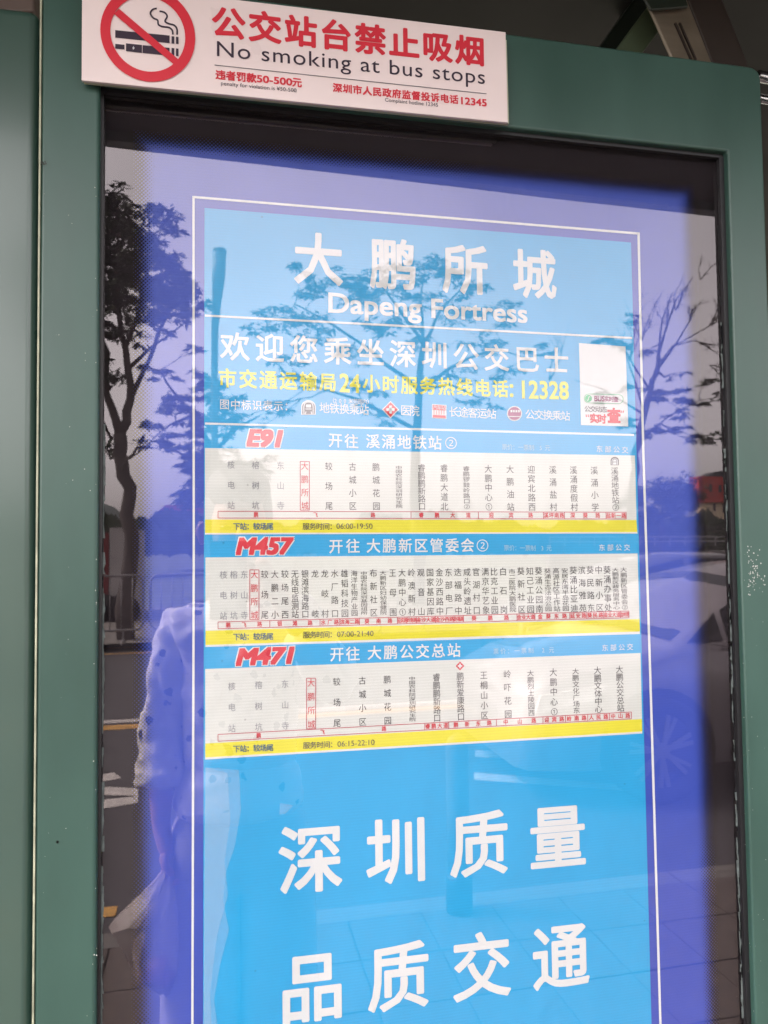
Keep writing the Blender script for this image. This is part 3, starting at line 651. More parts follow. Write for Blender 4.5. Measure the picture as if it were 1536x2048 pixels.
# ------------------------------------------------------------------ photographer, mirrored in the glass
skin = mat('skin', (.50, .27, .20), rough=.5, noise=.08, nscale=30)
def shirt_mat():
    m = mat('white_printed_cotton', (.82, .79, .80), rough=.8, bump=.25, bscale=14); n = m.node_tree; b = n.nodes['Principled BSDF']; L = n.links
    tc = n.nodes.new('ShaderNodeTexCoord'); v = n.nodes.new('ShaderNodeTexVoronoi'); v.inputs['Scale'].default_value = 21
    t = n.nodes.new('ShaderNodeTexNoise'); t.inputs['Scale'].default_value = 60; L.new(tc.outputs['Object'], t.inputs['Vector'])
    L.new(tc.outputs['Object'], v.inputs['Vector'])
    ad = n.nodes.new('ShaderNodeMath'); ad.operation = 'MULTIPLY_ADD'; L.new(t.outputs[0], ad.inputs[0]); ad.inputs[1].default_value = .45; L.new(v.outputs['Distance'], ad.inputs[2])
    lt = n.nodes.new('ShaderNodeMath'); lt.operation = 'LESS_THAN'; lt.inputs[1].default_value = .42; L.new(ad.outputs[0], lt.inputs[0])
    mx = n.nodes.new('ShaderNodeMix'); mx.data_type = 'RGBA'; L.new(lt.outputs[0], mx.inputs[0]); mx.inputs[6].default_value = (.82, .79, .80, 1); mx.inputs[7].default_value = (.10, .11, .20, 1)
    L.new(mx.outputs[2], b.inputs['Base Color']); return m
shirt = shirt_mat(); trouser = mat('pale_trousers', (.42, .40, .42), rough=.85, bump=.3, bscale=9); hairm = mat('black_hair', (.012, .010, .010), rough=.5, bump=.5, bscale=80)
hx = R(478, 1100, 1.87).x; yb_ = -1.10
person = thing('person', 'person in a white printed blouse taking a photo, mirrored in the case glass', 'person', (hx, yb_, 0))
def skinned(name, chains, m, parent, root=0, sub=2, wrinkle=0):
    """chains: list of [(co, r) ...]; first point of later chains given as index of an existing vertex"""
    v = []; e = []; rad = []
    for ch in chains:
        prev = None
        for it in ch:
            if isinstance(it, int): prev = it; continue
            v.append(Vector(it[0])); rad.append(it[1]); i = len(v)-1
            if prev is not None: e.append((prev, i))
            prev = i
    off = parent.matrix_world.translation
    me = bpy.data.meshes.new(name); me.from_pydata([tuple(p-off) for p in v], e, []); me.materials.append(m)
    o = bpy.data.objects.new(name, me); COL.objects.link(o); o.parent = parent
    me.skin_vertices or me.attributes
    if not me.skin_vertices: 
        bm = bmesh.new(); bm.from_mesh(me); bm.verts.layers.skin.verify(); bm.to_mesh(me); bm.free()
    for i, r in enumerate(rad):
        rr = r if isinstance(r, tuple) else (r, r); me.skin_vertices[0].data[i].radius = rr
    me.skin_vertices[0].data[root].use_root = True
    s = o.modifiers.new('skin', 'SKIN'); s.use_smooth_shade = True
    q = o.modifiers.new('sub', 'SUBSURF'); q.levels = sub+(2 if wrinkle else 0); q.render_levels = q.levels
    if wrinkle:
        tx = bpy.data.textures.new('folds', 'CLOUDS'); tx.noise_scale = .05; tx.noise_depth = 1
        d = o.modifiers.new('folds', 'DISPLACE'); d.texture = tx; d.strength = wrinkle; d.mid_level = .5; d.texture_coords = 'GLOBAL'
    return o
lsh = R(345, 1262, 1.88); lel = R(322, 1470, 1.90); lwr = R(322, 1655, 1.86); lhd = R(338, 1715, 1.85)
def V(dx, dy, z): return Vector((hx+dx, yb_+dy, z))
rsh = V(.155, 0, 1.32); rel_ = V(.23, .10, 1.16); rwr = Vector((.105, -.90, 1.43))
# body: legs, trunk, neck and head, arms with palms
body = skinned('body', [
    [(V(0, 0, .90), .10), (V(0, 0, 1.05), .085), (V(0, .0, 1.22), (.10, .075)), (V(0, 0, 1.33), (.08, .06)), (V(0, .0, 1.395), .045), (V(0, .015, 1.445), (.050, .055)), (V(0, .025, 1.51), (.070, .082)), (V(0, .025, 1.58), (.073, .085)), (V(0, .015, 1.635), (.05, .06))],
    [3, (lsh, .036), (lsh.lerp(lel, .5), .034), (lel, .036), (lel.lerp(lwr, .4), .034), (lwr, .022), (lhd, (.034, .020))],
    [3, (rsh, .036), (rsh.lerp(rel_, .5), .034), (rel_, .034), (rel_.lerp(rwr, .5), .030), (rwr, .022), (Vector((.09, -.845, 1.47)), (.034, .02))],
    [0, (V(-.09, 0, .82), .075), (V(-.10, .01, .48), .05), (V(-.10, -.02, .10), .032), (V(-.10, .10, .035), .03), (V(-.10, .16, .025), .025)],
    [0, (V(.09, 0, .82), .075), (V(.10, .01, .48), .05), (V(.10, -.02, .10), .032), (V(.10, .10, .035), .03), (V(.10, .16, .025), .025)]], skin, person)
# fingers
def fingers(c, dirv, side, curl, n0):
    for k in range(4):
        p = c+side*(k-1.5)*.017+dirv*.012; L_ = (.026, .030, .028, .022)[k]
        q = p+dirv*L_; r_ = q+(dirv*.5+curl*.8).normalized()*L_*.8; s_ = r_+(curl-dirv*.3).normalized()*L_*.7
        skinned('finger', [[(p, .0095), (q, .009), (r_, .0085), (s_, .007)]], skin, person, sub=2)
    p = c-side*.028-dirv*.02; q = p-side*.014+dirv*.026+curl*.01; r_ = q+dirv*.022+curl*.016+side*.006
    skinned('thumb', [[(p, .012), (q, .010), (r_, .008)]], skin, person, sub=2)
fingers(lhd, Vector((.06, .0, -1)).normalized(), Vector((.35, -.93, 0)), Vector((.9, .35, .1)).normalized(), 0)
fingers(Vector((.088, -.842, 1.475)), Vector((-.75, 0, .35)).normalized(), Vector((0, .15, 1)).normalized(), Vector((-.2, -1, 0)).normalized(), 1)
# blouse: trunk and loose sleeves that end at the forearm
skinned('blouse', [
    [(V(0, 0, .93), (.155, .125)), (V(0, 0, 1.08), (.145, .12)), (V(0, .005, 1.22), (.152, .13)), (V(0, 0, 1.325), (.125, .095)), (V(0, .0, 1.365), (.075, .07))],
    [3, (lsh+Vector((.012, 0, .012)), .056), (lsh.lerp(lel, .3), .053), (lsh.lerp(lel, .62), .050), (lel, .056), (lel.lerp(lwr, .22), .054), (lel.lerp(lwr, .36), .064), (lel.lerp(lwr, .52), .062), (lel.lerp(lwr, .60), .040)],
    [3, (rsh+Vector((-.01, 0, .01)), .066), (rsh.lerp(rel_, .5), .068), (rel_, .066), (rel_.lerp(rwr, .5), .055), (rel_.lerp(rwr, .6), .045)]], shirt, person, wrinkle=.024)
skinned('blouse_hem', [[(V(0, 0, 1.03), (.15, .125)), (V(0, 0, .93), (.16, .13)), (V(0, 0, .85), (.19, .15))]], shirt, person, wrinkle=.012)
skinned('trousers', [[(V(0, 0, .95), (.14, .11)), (V(0, 0, .86), (.16, .125))], [1, (V(-.085, 0, .75), .105), (V(-.09, .01, .45), .10), (V(-.095, -.01, .12), .10)], [1, (V(.085, 0, .75), .105), (V(.09, .01, .45), .10), (V(.095, -.01, .12), .10)]], trouser, person)
skinned('hair', [[(V(0, .085, 1.60), (.05, .03)), (V(0, .06, 1.635), (.078, .05)), (V(0, .0, 1.65), (.085, .07)), (V(0, -.03, 1.64), .085), (V(0, -.025, 1.60), .094), (V(0, -.045, 1.52), .088), (V(0, -.07, 1.44), .07), (V(0, -.08, 1.34), .05)]], hairm, person)
# face
dk = mat('eye_dark', (.02, .015, .015), rough=.2); lipm = mat('lips', (.42, .13, .12), rough=.4)
for sx in (-1, 1):
    b = MB(); b.tube([V(sx*.032-.012, .108, 1.545), V(sx*.032, .112, 1.547), V(sx*.032+.012, .108, 1.545)], [.003, .006, .003], 8); b.build('eye', dk, person, True)
    b = MB(); b.tube([V(sx*.086, .03, 1.56), V(sx*.093, .02, 1.54), V(sx*.086, .03, 1.51)], [.009, .012, .006], 8); b.build('ear', skin, person, True)
b = MB(); b.tube([V(0, .105, 1.545), V(0, .122, 1.52), V(0, .112, 1.508)], [.006, .012, .008], 8); b.build('nose', skin, person, True)
b = MB(); b.tube([V(-.02, .103, 1.482), V(0, .109, 1.483), V(.02, .103, 1.482)], [.003, .006, .003], 8); b.build('mouth', lipm, person, True)
for sx in (-1, 1):
    skinned('shoe', [[(V(sx*.10, -.05, .045), .042), (V(sx*.10, .06, .04), .042), (V(sx*.10, .17, .03), .034)]], mat('white_canvas', (.6, .6, .6), rough=.8), person)
# phone at the camera, lens on its far side
ph = thing('smartphone', 'dark smartphone held up in front of the photographer', 'phone', (.022, -.83, 1.43))
b = MB(); b.box(-.018, .058, -.832, -.823, 1.352, 1.514); bevel(b.build('phone_body', mat('phone_shell', (.02, .02, .025), rough=.25), ph), .004, 3)
# thin plastic bag in the hanging hand
def bag_mat():
    m = bpy.data.materials.new('thin_plastic_film'); m.use_nodes = True; n = m.node_tree; n.nodes.clear(); L = n.links
    out = n.nodes.new('ShaderNodeOutputMaterial'); mx = n.nodes.new('ShaderNodeMixShader'); mx.inputs[0].default_value = .55
    tr = n.nodes.new('ShaderNodeBsdfTransparent'); p = n.nodes.new('ShaderNodeBsdfPrincipled'); p.inputs['Base Color'].default_value = (.62, .55, .52, 1); p.inputs['Roughness'].default_value = .25
    L.new(tr.outputs[0], mx.inputs[1]); L.new(p.outputs[0], mx.inputs[2]); L.new(mx.outputs[0], out.inputs[0]); return m
bag = thing('plastic_bag', 'thin translucent plastic bag hanging from the hand of the person', 'plastic bag', tuple(lhd-Vector((0, 0, .35))))
prof = [(1708, 335, 347, .012), (1745, 322, 350, .03), (1790, 285, 356, .05), (1830, 235, 362, .06), (1850, 219, 364, .065), (1890, 240, 362, .07), (1935, 262, 356, .06), (1965, 300, 350, .04), (1985, 318, 340, .015)]
v = []; f = []; NB = 20; rnd = random.Random(2)
for (py, xa, xb, dp) in prof:
    a, c = R(xa, py, 1.84), R(xb, py, 1.84); mid = (a+c)/2; hw = abs(c.x-a.x)/2
    for k in range(NB):
        t_ = 2*math.pi*k/NB; v.append(mid+Vector((math.cos(t_)*hw, math.sin(t_)*dp, 0))+Vector((rnd.uniform(-1, 1), rnd.uniform(-1, 1), rnd.uniform(-1, 1)))*.006)
for i in range(len(prof)-1):
    for k in range(NB): f.append((i*NB+k, i*NB+(k+1) % NB, (i+1)*NB+(k+1) % NB, (i+1)*NB+k))
f.append(tuple(range(len(v)-NB, len(v))))
mesh('bag_film', v, f, bag_mat(), bag, smooth=False)
b = MB(); c = R(322, 1945, 1.84); b.tube([c+Vector((-.03, 0, .01)), c, c+Vector((.035, 0, -.01))], [.02, .03, .02], 10); b.build('wrapped_snack', mat('pink_wrapper', (.5, .2, .22), rough=.4), bag, True)

# ------------------------------------------------------------------ cars
def car(name, label, x0, yside, paintm, L_=4.5, W_=1.78, hr=1.47, group=None):
    """front towards -x at x0; side facing the stop at yside"""
    root = thing(name, label, 'car', (x0+L_/2, yside-W_/2, road_z), group)
    yc = yside-W_/2; hw = W_/2
    st = [(0, .62, .62, .70), (.06, .70, .72, .85), (.35, .80, .84, .95), (.7, .88, .91, .985), (.98, .95, .965, 1), (1.05, .97, .985, 1), (1.35, .98, 1.20, 1), (1.72, .99, 1.38, 1), (2.2, .99, hr, 1), (3.0, .99, hr-.01, 1), (3.5, 1.0, hr-.08, 1), (3.9, 1.02, 1.24, .99), (4.2, 1.03, 1.07, .96), (4.45, .98, .99, .88), (4.5, .80, .82, .78)]
    v = []; n = 13
    for (x, belt, top, wf) in st:
        w = hw*wf; g = top-belt; rw = w*(.97-.26*min(1, g/.45)) if g > .02 else w*.80
        half = [(w*.90, .20), (w*.99, .34), (w, .60), (w*.985, belt-.06), (w*.955, belt), (rw, top-.02 if g > .02 else top-.01), (0, top+.03 if g > .1 else top+.02)]
        ring = [(s_, z) for s_, z in half]+[(-s_, z) for s_, z in half[-2::-1]]
        for (s_, z) in ring: v.append((x0+x*L_/4.5, yc+s_, road_z+z))
    f = []
    for i in range(len(st)-1):
        for k in range(n-1): f.append((i*n+k, i*n+k+1, (i+1)*n+k+1, (i+1)*n+k))
    f.append(tuple(range(n-1, -1, -1))); f.append(tuple((len(st)-1)*n+k for k in range(n)))
    o = mesh('body', v, f, paintm, root, smooth=True)
    gm = M['carglass']
    def pane(nm, ids, ins=.10, off=.006):
        q = [Vector(v[i]) for i in ids]; c = sum(q, Vector())/len(q); nr = (q[1]-q[0]).cross(q[2]-q[0]).normalized()
        if nr.dot(c-Vector((c.x, yc, road_z+.8))) < 0: nr = -nr
        q = [p.lerp(c, ins)+nr*off for p in q]; b = MB(); b.prism(q, nr*.004); b.build(nm, gm, root)
    idx = lambda i, k: i*n+k
    for side in (0, 1):
        a, c = (4, 5) if side == 0 else (8, 7)
        for (i, j) in ((6, 8), (8, 10)): 
            m_ = (i+j)//2; pane('side_window', [idx(i, a), idx(m_, a), idx(j, a), idx(j, c), idx(m_, c), idx(i, c)], .08)
        pane('quarter_window', [idx(5, a), idx(6, a), idx(6, c)], .14); pane('quarter_window', [idx(10, a), idx(11, a), idx(11, c), idx(10, c)], .14)
    pane('windscreen', [idx(5, 5), idx(7, 5), idx(7, 6), idx(5, 6)], .03); pane('windscreen', [idx(5, 6), idx(7, 6), idx(7, 7), idx(5, 7)], .03)
    pane('rear_window', [idx(10, 5), idx(12, 5), idx(12, 6), idx(10, 6)], .06); pane('rear_window', [idx(10, 6), idx(12, 6), idx(12, 7), idx(10, 7)], .06)
    tyre = M['tyre']; rim = M['rim']
    for wx in (.85, 3.65):
        for sd_ in (1, -1):
            cx, cz, cy = x0+wx*L_/4.5, road_z+.33, yc+sd_*(hw-.075)
            b = MB(); ring = lambda y, r: [(cx+r*math.cos(a), y, cz+r*math.sin(a)) for a in [2*math.pi*k/28 for k in range(28)]]
            w_ = MB(); rs = [(-.10, .30), (-.09, .33), (.09, .33), (.105, .30), (.105, .235), (.06, .225)]; vv = []
            for (dy, r) in rs: vv += ring(cy+sd_*dy, r)
            ff = [(i*28+k, i*28+(k+1) % 28, (i+1)*28+(k+1) % 28, (i+1)*28+k) for i in range(len(rs)-1) for k in range(28)]
            w_.add(vv, ff); wh = w_.build('wheel', tyre, root, True)
            b = MB()
            for k in range(7):
                a = 2*math.pi*k/7+.3; 
                for da in (-.12, .12):
                    pa = Vector((cx+.04*math.cos(a), cy+sd_*.098, cz+.04*math.sin(a))); pb = Vector((cx+.225*math.cos(a+da), cy+sd_*.090, cz+.225*math.sin(a+da)))
                    t_ = (pb-pa).cross(Vector((0, 1, 0))).normalized()*.012; b.prism([pa-t_, pb-t_, pb+t_, pa+t_], (0, -sd_*.02, 0))
            b.tube([(cx, cy+sd_*.06, cz), (cx, cy+sd_*.10, cz)], .05, 14); b.build('rim', rim, wh)
            # dark wheel arch
            b = MB(); pts = [(cx+.385*math.cos(a), yc+sd_*(hw+.002), cz+.385*math.sin(a)) for a in [math.pi*(-.12)+math.pi*1.24*k/20 for k in range(21)]]; b.prism(pts, (0, -sd_*.06, 0)); b.build('wheel_arch', M['black'], root)
    for sd_ in (1, -1):
        b = MB(); yy_ = yc+sd_*(hw*.86); b.prism([(x0+.06, yy_+.0, road_z+.58), (x0+.40, yc+sd_*hw*.965, road_z+.66), (x0+.50, yc+sd_*hw*.965, road_z+.75), (x0+.10, yy_, road_z+.69)], (0, sd_*.03, 0)); b.build('headlight', M['lamp'], root)
        b = MB(); yy_ = yc+sd_*(hw+.02); b.box(x0+1.40, x0+1.54, min(yy_, yy_+sd_*.18), max(yy_, yy_+sd_*.18), road_z+1.0, road_z+1.13); bevel(b.build('wing_mirror', paintm, root), .03, 3)
        for hx_ in (2.35, 3.35): 
            b = MB(); b.tube([(x0+hx_, yc+sd_*(hw*1.0+.004), road_z+.84), (x0+hx_+.09, yc+sd_*(hw+.03), road_z+.845), (x0+hx_+.18, yc+sd_*(hw*1.0+.004), road_z+.84)], .012, 8); b.build('door_handle', M['rim'], root, True)
    for dx in (1.55, 2.55, 3.45):
        b = MB(); ys = yc+hw*1.0; b.box(x0+dx, x0+dx+.008, ys-.004, ys+.002, road_z+.30, road_z+.90); b.build('door_gap', M['black'], root)
    return root
M['carglass'] = mat('dark_car_glass', (.010, .012, .016), rough=.06, spec=.35); M['tyre'] = mat('tyre_rubber', (.02, .02, .02), rough=.8); M['rim'] = mat('alloy_rim', (.24, .24, .25), rough=.4, metal=.2); M['lamp'] = mat('lamp_lens', (.5, .5, .5), rough=.15)
silver = mat('silver_paint', (.27, .245, .26), rough=.28, metal=.35, coat=.8); dark = mat('grey_paint', (.06, .06, .065), rough=.25, metal=.3, coat=.8)
hub = R(1304, 1493, 1.30/(-ray(1304, 1493).z)); 
car('parked_car', 'silver car close behind the kerb, mirrored at the right edge of the glass', hub.x-.85, hub.y+.10, silver)
car('parked_car', 'dark grey car in the far lane behind the silver car', R(1240, 1130, 8.2).x-1.2, -7.4, dark)
# white and red van beyond the barrier
van = thing('parked_van', 'white van with a red cab beyond the metal barrier at the left', 'van', tuple(R(230, 1110, 17)))
def rbox(name, x0, x1, y0, y1, D, dep, m, parent):
    a, c = R(x0, y1, D), R(x1, y0, D); b = MB(); b.box(a.x, c.x, a.y-dep, a.y, max(a.z, road_z+.02), c.z); return b.build(name, m, parent)
rbox('cargo_box', 218, 262, 1056, 1240, 17, 3, mat('dull_white', (.45, .43, .42), rough=.6), van)
rbox('cab', 200, 217, 1066, 1240, 17, 2.2, mat('dull_red', (.22, .03, .03), rough=.5), van)
for px in (210, 245):
    c = R(px, 1118, 16.95); b = MB(); b.tube([(c.x, c.y, .35+road_z), (c.x, c.y+.02, .35+road_z)], .35, 18); b.build('wheel', M['tyre'], van, True)

# ------------------------------------------------------------------ crowd barriers
bm_ = mat('galvanised_tube', (.26, .25, .25), rough=.45, metal=.5)
def barrier(D, pxl, label):
    a = R(pxl, 1147, D); Wd = 2.0; x0, y0 = a.x, a.y; zt, zbm = 1.08, .22
    root = thing('crowd_barrier', label, 'barrier', (x0+Wd/2, y0, 0), 'crowd barriers along the far side of the road')
    b = MB(); r = .12
    def arc(cx, cz, a0): return [(cx+r*math.cos(a0+k*math.pi/8), y0, cz+r*math.sin(a0+k*math.pi/8)) for k in range(5)]
    pts = arc(x0+Wd-r, zt-r, 0)+arc(x0+r, zt-r, math.pi/2)+arc(x0+r, zbm+r, math.pi)+arc(x0+Wd-r, zbm+r, 1.5*math.pi); pts.append(pts[0])
    b.tube(pts, .022, 8, caps=False); b.build('outer_frame', bm_, root, True)
    for k in range(1, 12):
        x = x0+Wd*k/12; b = MB(); b.tube([(x, y0, zbm), (x, y0, zt)], .010, 6); b.build('bar', bm_, root, True)
    for x in (x0+.3, x0+Wd-.3):
        b = MB(); b.tube([(x, y0-.22, .01), (x, y0, .10), (x, y0, zbm)], .016, 6); b.tube([(x, y0+.22, .01), (x, y0, .10)], .016, 6); b.build('foot', bm_, root, True)
for i, (px, lb) in enumerate(((16, 'metal barrier below the leftmost big tree'), (300, 'metal barrier just right of the leftmost tree trunk'), (560, 'metal barrier third from the left across the road'), (815, 'metal barrier fourth from the left across the road'))):
    barrier(12.9, px, lb)

# ------------------------------------------------------------------ buildings
rb_ = thing('red_building', 'red upper storey over a cream base at the right horizon', 'building', tuple(R(1440, 1085, 60)))
rm = mat('red_cladding', (.46, .060, .045), rough=.7, noise=.1, nscale=1); cr = mat('cream_wall', (.70, .56, .40), rough=.8, noise=.08, nscale=1); dkb = mat('dark_band', (.04, .04, .045), rough=.6)
rbox('upper_storey', 1398, 1640, 954, 1005, 60, 1.5, rm, rb_); rbox('lower_storey', 1412, 1620, 1005, 1083, 60.4, 1.2, cr, rb_); rbox('wall_band', 1410, 1622, 1040, 1051, 60.2, 1.4, dkb, rb_)  # plain dark band across the cream storey
a = [R(x, y, 60) for x, y in ((1412, 953), (1430, 943), (1520, 930), (1640, 930), (1640, 953))]; b = MB(); b.prism(a, (0, -1.4, 0)); b.build('roof', dkb, rb_)
for k in range(6): rbox('window', 1418+k*19, 1423+k*19, 968+(k % 2)*2, 984, 59.95, .1, dkb, rb_)
for k in range(6): rbox('window', 1427+k*19, 1430+k*19, 1008, 1022+(k % 3)*4, 60.3, .1, dkb, rb_)
lb_ = thing('low_building', 'long low building with red roof beyond the left tree', 'building', tuple(R(360, 1090, 55)))
rbox('wall', 318, 520, 1024, 1090, 55, 8, mat('pale_wall', (.4, .38, .4), rough=.8), lb_)
b = MB(); b.prism([R(x, y, 54.5) for x, y in ((312, 1026), (520, 1026), (500, 1008), (330, 1010))], (0, -9, 0)); b.build('roof', rm, lb_)
for k in range(5): rbox('window', 330+k*30, 344+k*30, 1040, 1058, 54.9, .1, dkb, lb_)
# low wall and railing across the road at the right
wl = thing('roadside_wall', 'low concrete wall with a thin railing across the road at the right', 'wall', tuple(R(1400, 1100, 30)))
rbox('wall', 1100, 2100, 1092, 1150, 26, .3, mat('concrete_wall', (.20, .19, .18), rough=.9, noise=.2, nscale=2), wl)
for zz in (1074, 1083):
    b = MB(); b.tube([R(1100, zz, 26), R(2100, zz, 26)], .025, 6); b.build('rail', bm_, wl)
for k in range(20): 
    b = MB(); b.tube([R(1100+k*30, 1073, 26), R(1100+k*30, 1092, 26)], .025, 6); b.build('post', bm_, wl)

# ------------------------------------------------------------------ street lamp
lp = thing('street_lamp', 'street lamp whose shaft flares to a wide blunt head', 'street lamp', tuple(Vector((R(430, 800, 15).x, R(430, 800, 15).y, 0))))
b = MB(); c = [R(x, y, 15) for x, y in ((439, 505), (437, 560), (433, 610), (430, 660), (429, 800))]; c.append(Vector((c[-1].x, c[-1].y, 0)))
b.tube(c, [.135, .125, .09, .07, .062, .09], 14); b.build('shaft', mat('lamp_grey', (.12, .13, .14), rough=.5), lp, True)
b = MB(); b.tube([c[0]+Vector((0, 0, .0)), c[0]+Vector((0, 0, .05))], [.14, .13], 14); b.build('cap', mat('lamp_cap', (.3, .3, .3), rough=.5), lp, True)

# bollard at the kerb
bp_ = RG(919, 1826, 0); bo = thing('bollard', 'pale grey bollard with a dark foot standing near the kerb', 'bollard', tuple(bp_))
b = MB(); b.tube([bp_+Vector((0, 0, z)) for z in (.16, .40, .66, .70, .72)], [.047, .047, .047, .040, .015], 20); b.build('shaft', mat('pale_bollard', (.13, .135, .135), rough=.5), bo, True)
b = MB(); b.tube([bp_+Vector((0, 0, z)) for z in (0, .14, .16)], [.054, .054, .050], 20); b.build('foot', M['black'], bo, True)

# ------------------------------------------------------------------ trees
bark = mat('bark', (.060, .048, .042), rough=.9, noise=.3, nscale=12, bump=.6, bscale=30)
leafm = [mat('leaf_green', (.030, .050, .018), rough=.6, noise=.35, nscale=1.2), mat('leaf_olive', (.050, .062, .025), rough=.6, noise=.35, nscale=1.2)]
def tree(label, base, limbs, seed, leaves=5000, spray=.55, twig=(4, 5), leaf=.09, dens=1.0, group='trees across the road', flat=.35, lm=0):
    """limbs: list of polylines [(point, radius)...]; twigs and leaf sprays grow from them"""
    rnd = random.Random(seed); root = thing('broadleaf_tree', label, 'tree', tuple(base), group)
    tb = MB(); tips = []
    for lb in limbs: tb.tube([p for p, r in lb], [r for p, r in lb], 8)
    tr_o = tb.build('trunk', bark, root, True)
    tw = MB()
    def grow(p, d, L_, r, dep):
        pts = [p]; rs = [r]; n = 3
        for k in range(n):
            d = (d+Vector((rnd.gauss(0, .22), rnd.gauss(0, .22), rnd.gauss(.03, .16)))).normalized(); p = p+d*L_/n; pts.append(p); rs.append(r*(1-.25*(k+1)))
        rs[-1] = r*.3 if dep == 0 else r*.55
        tw.tube(pts, rs, 4 if dep < 2 else 5, caps=False)
        if dep == 0: tips.append((pts[-1], d)); tips.append((pts[2], d)); return
        for k in range(twig[1] if dep > 1 else 3):
            q = pts[1+k % 3]; nd = (d+Vector((rnd.gauss(0, .8), rnd.gauss(0, .8), rnd.gauss(.1, .45)))).normalized()
            grow(q, nd, L_*rnd.uniform(.5, .75), r*.5, dep-1)
    for lb in limbs:
        m = len(lb)
        for i in range(1, m):
            if lb[i][1] > lb[0][1]*.75 and i < m-1 : continue
            for k in range(twig[0] if i == m-1 else twig[0]-2):
                d0 = (lb[i][0]-lb[i-1][0]).normalized(); nd = (d0+Vector((rnd.gauss(0, .7), rnd.gauss(0, .7), rnd.gauss(.1, .3)))).normalized()
                grow(lb[i][0], nd, spray*rnd.uniform(1.6, 2.6), max(.02, lb[i][1]*.6), 2)
    tw.build('branch', bark, root, kind='stuff')
    v = []; f = []
    per = max(1, int(leaves/max(1, len(tips))))
    for (p, d) in tips:
        if rnd.random() > dens: continue
        cs = spray*rnd.uniform(.5, 1.0)
        for k in range(per):
            c = p+Vector((rnd.gauss(0, cs*.5), rnd.gauss(0, cs*.5), rnd.gauss(0, cs*.5*flat)))
            a = rnd.uniform(0, 6.28); e = Vector((math.cos(a), math.sin(a), rnd.uniform(-.5, .3))); w = Vector((-math.sin(a), math.cos(a), rnd.uniform(-.6, .6)))
            l = leaf*rnd.uniform(.6, 1.5); n = len(v); v += [c-e*l, c+w*l*.32, c+e*l, c-w*l*.32]; f.append((n, n+1, n+2, n+3))
    o = mesh('crown', v, f, leafm[lm], root, kind='stuff')
    return root
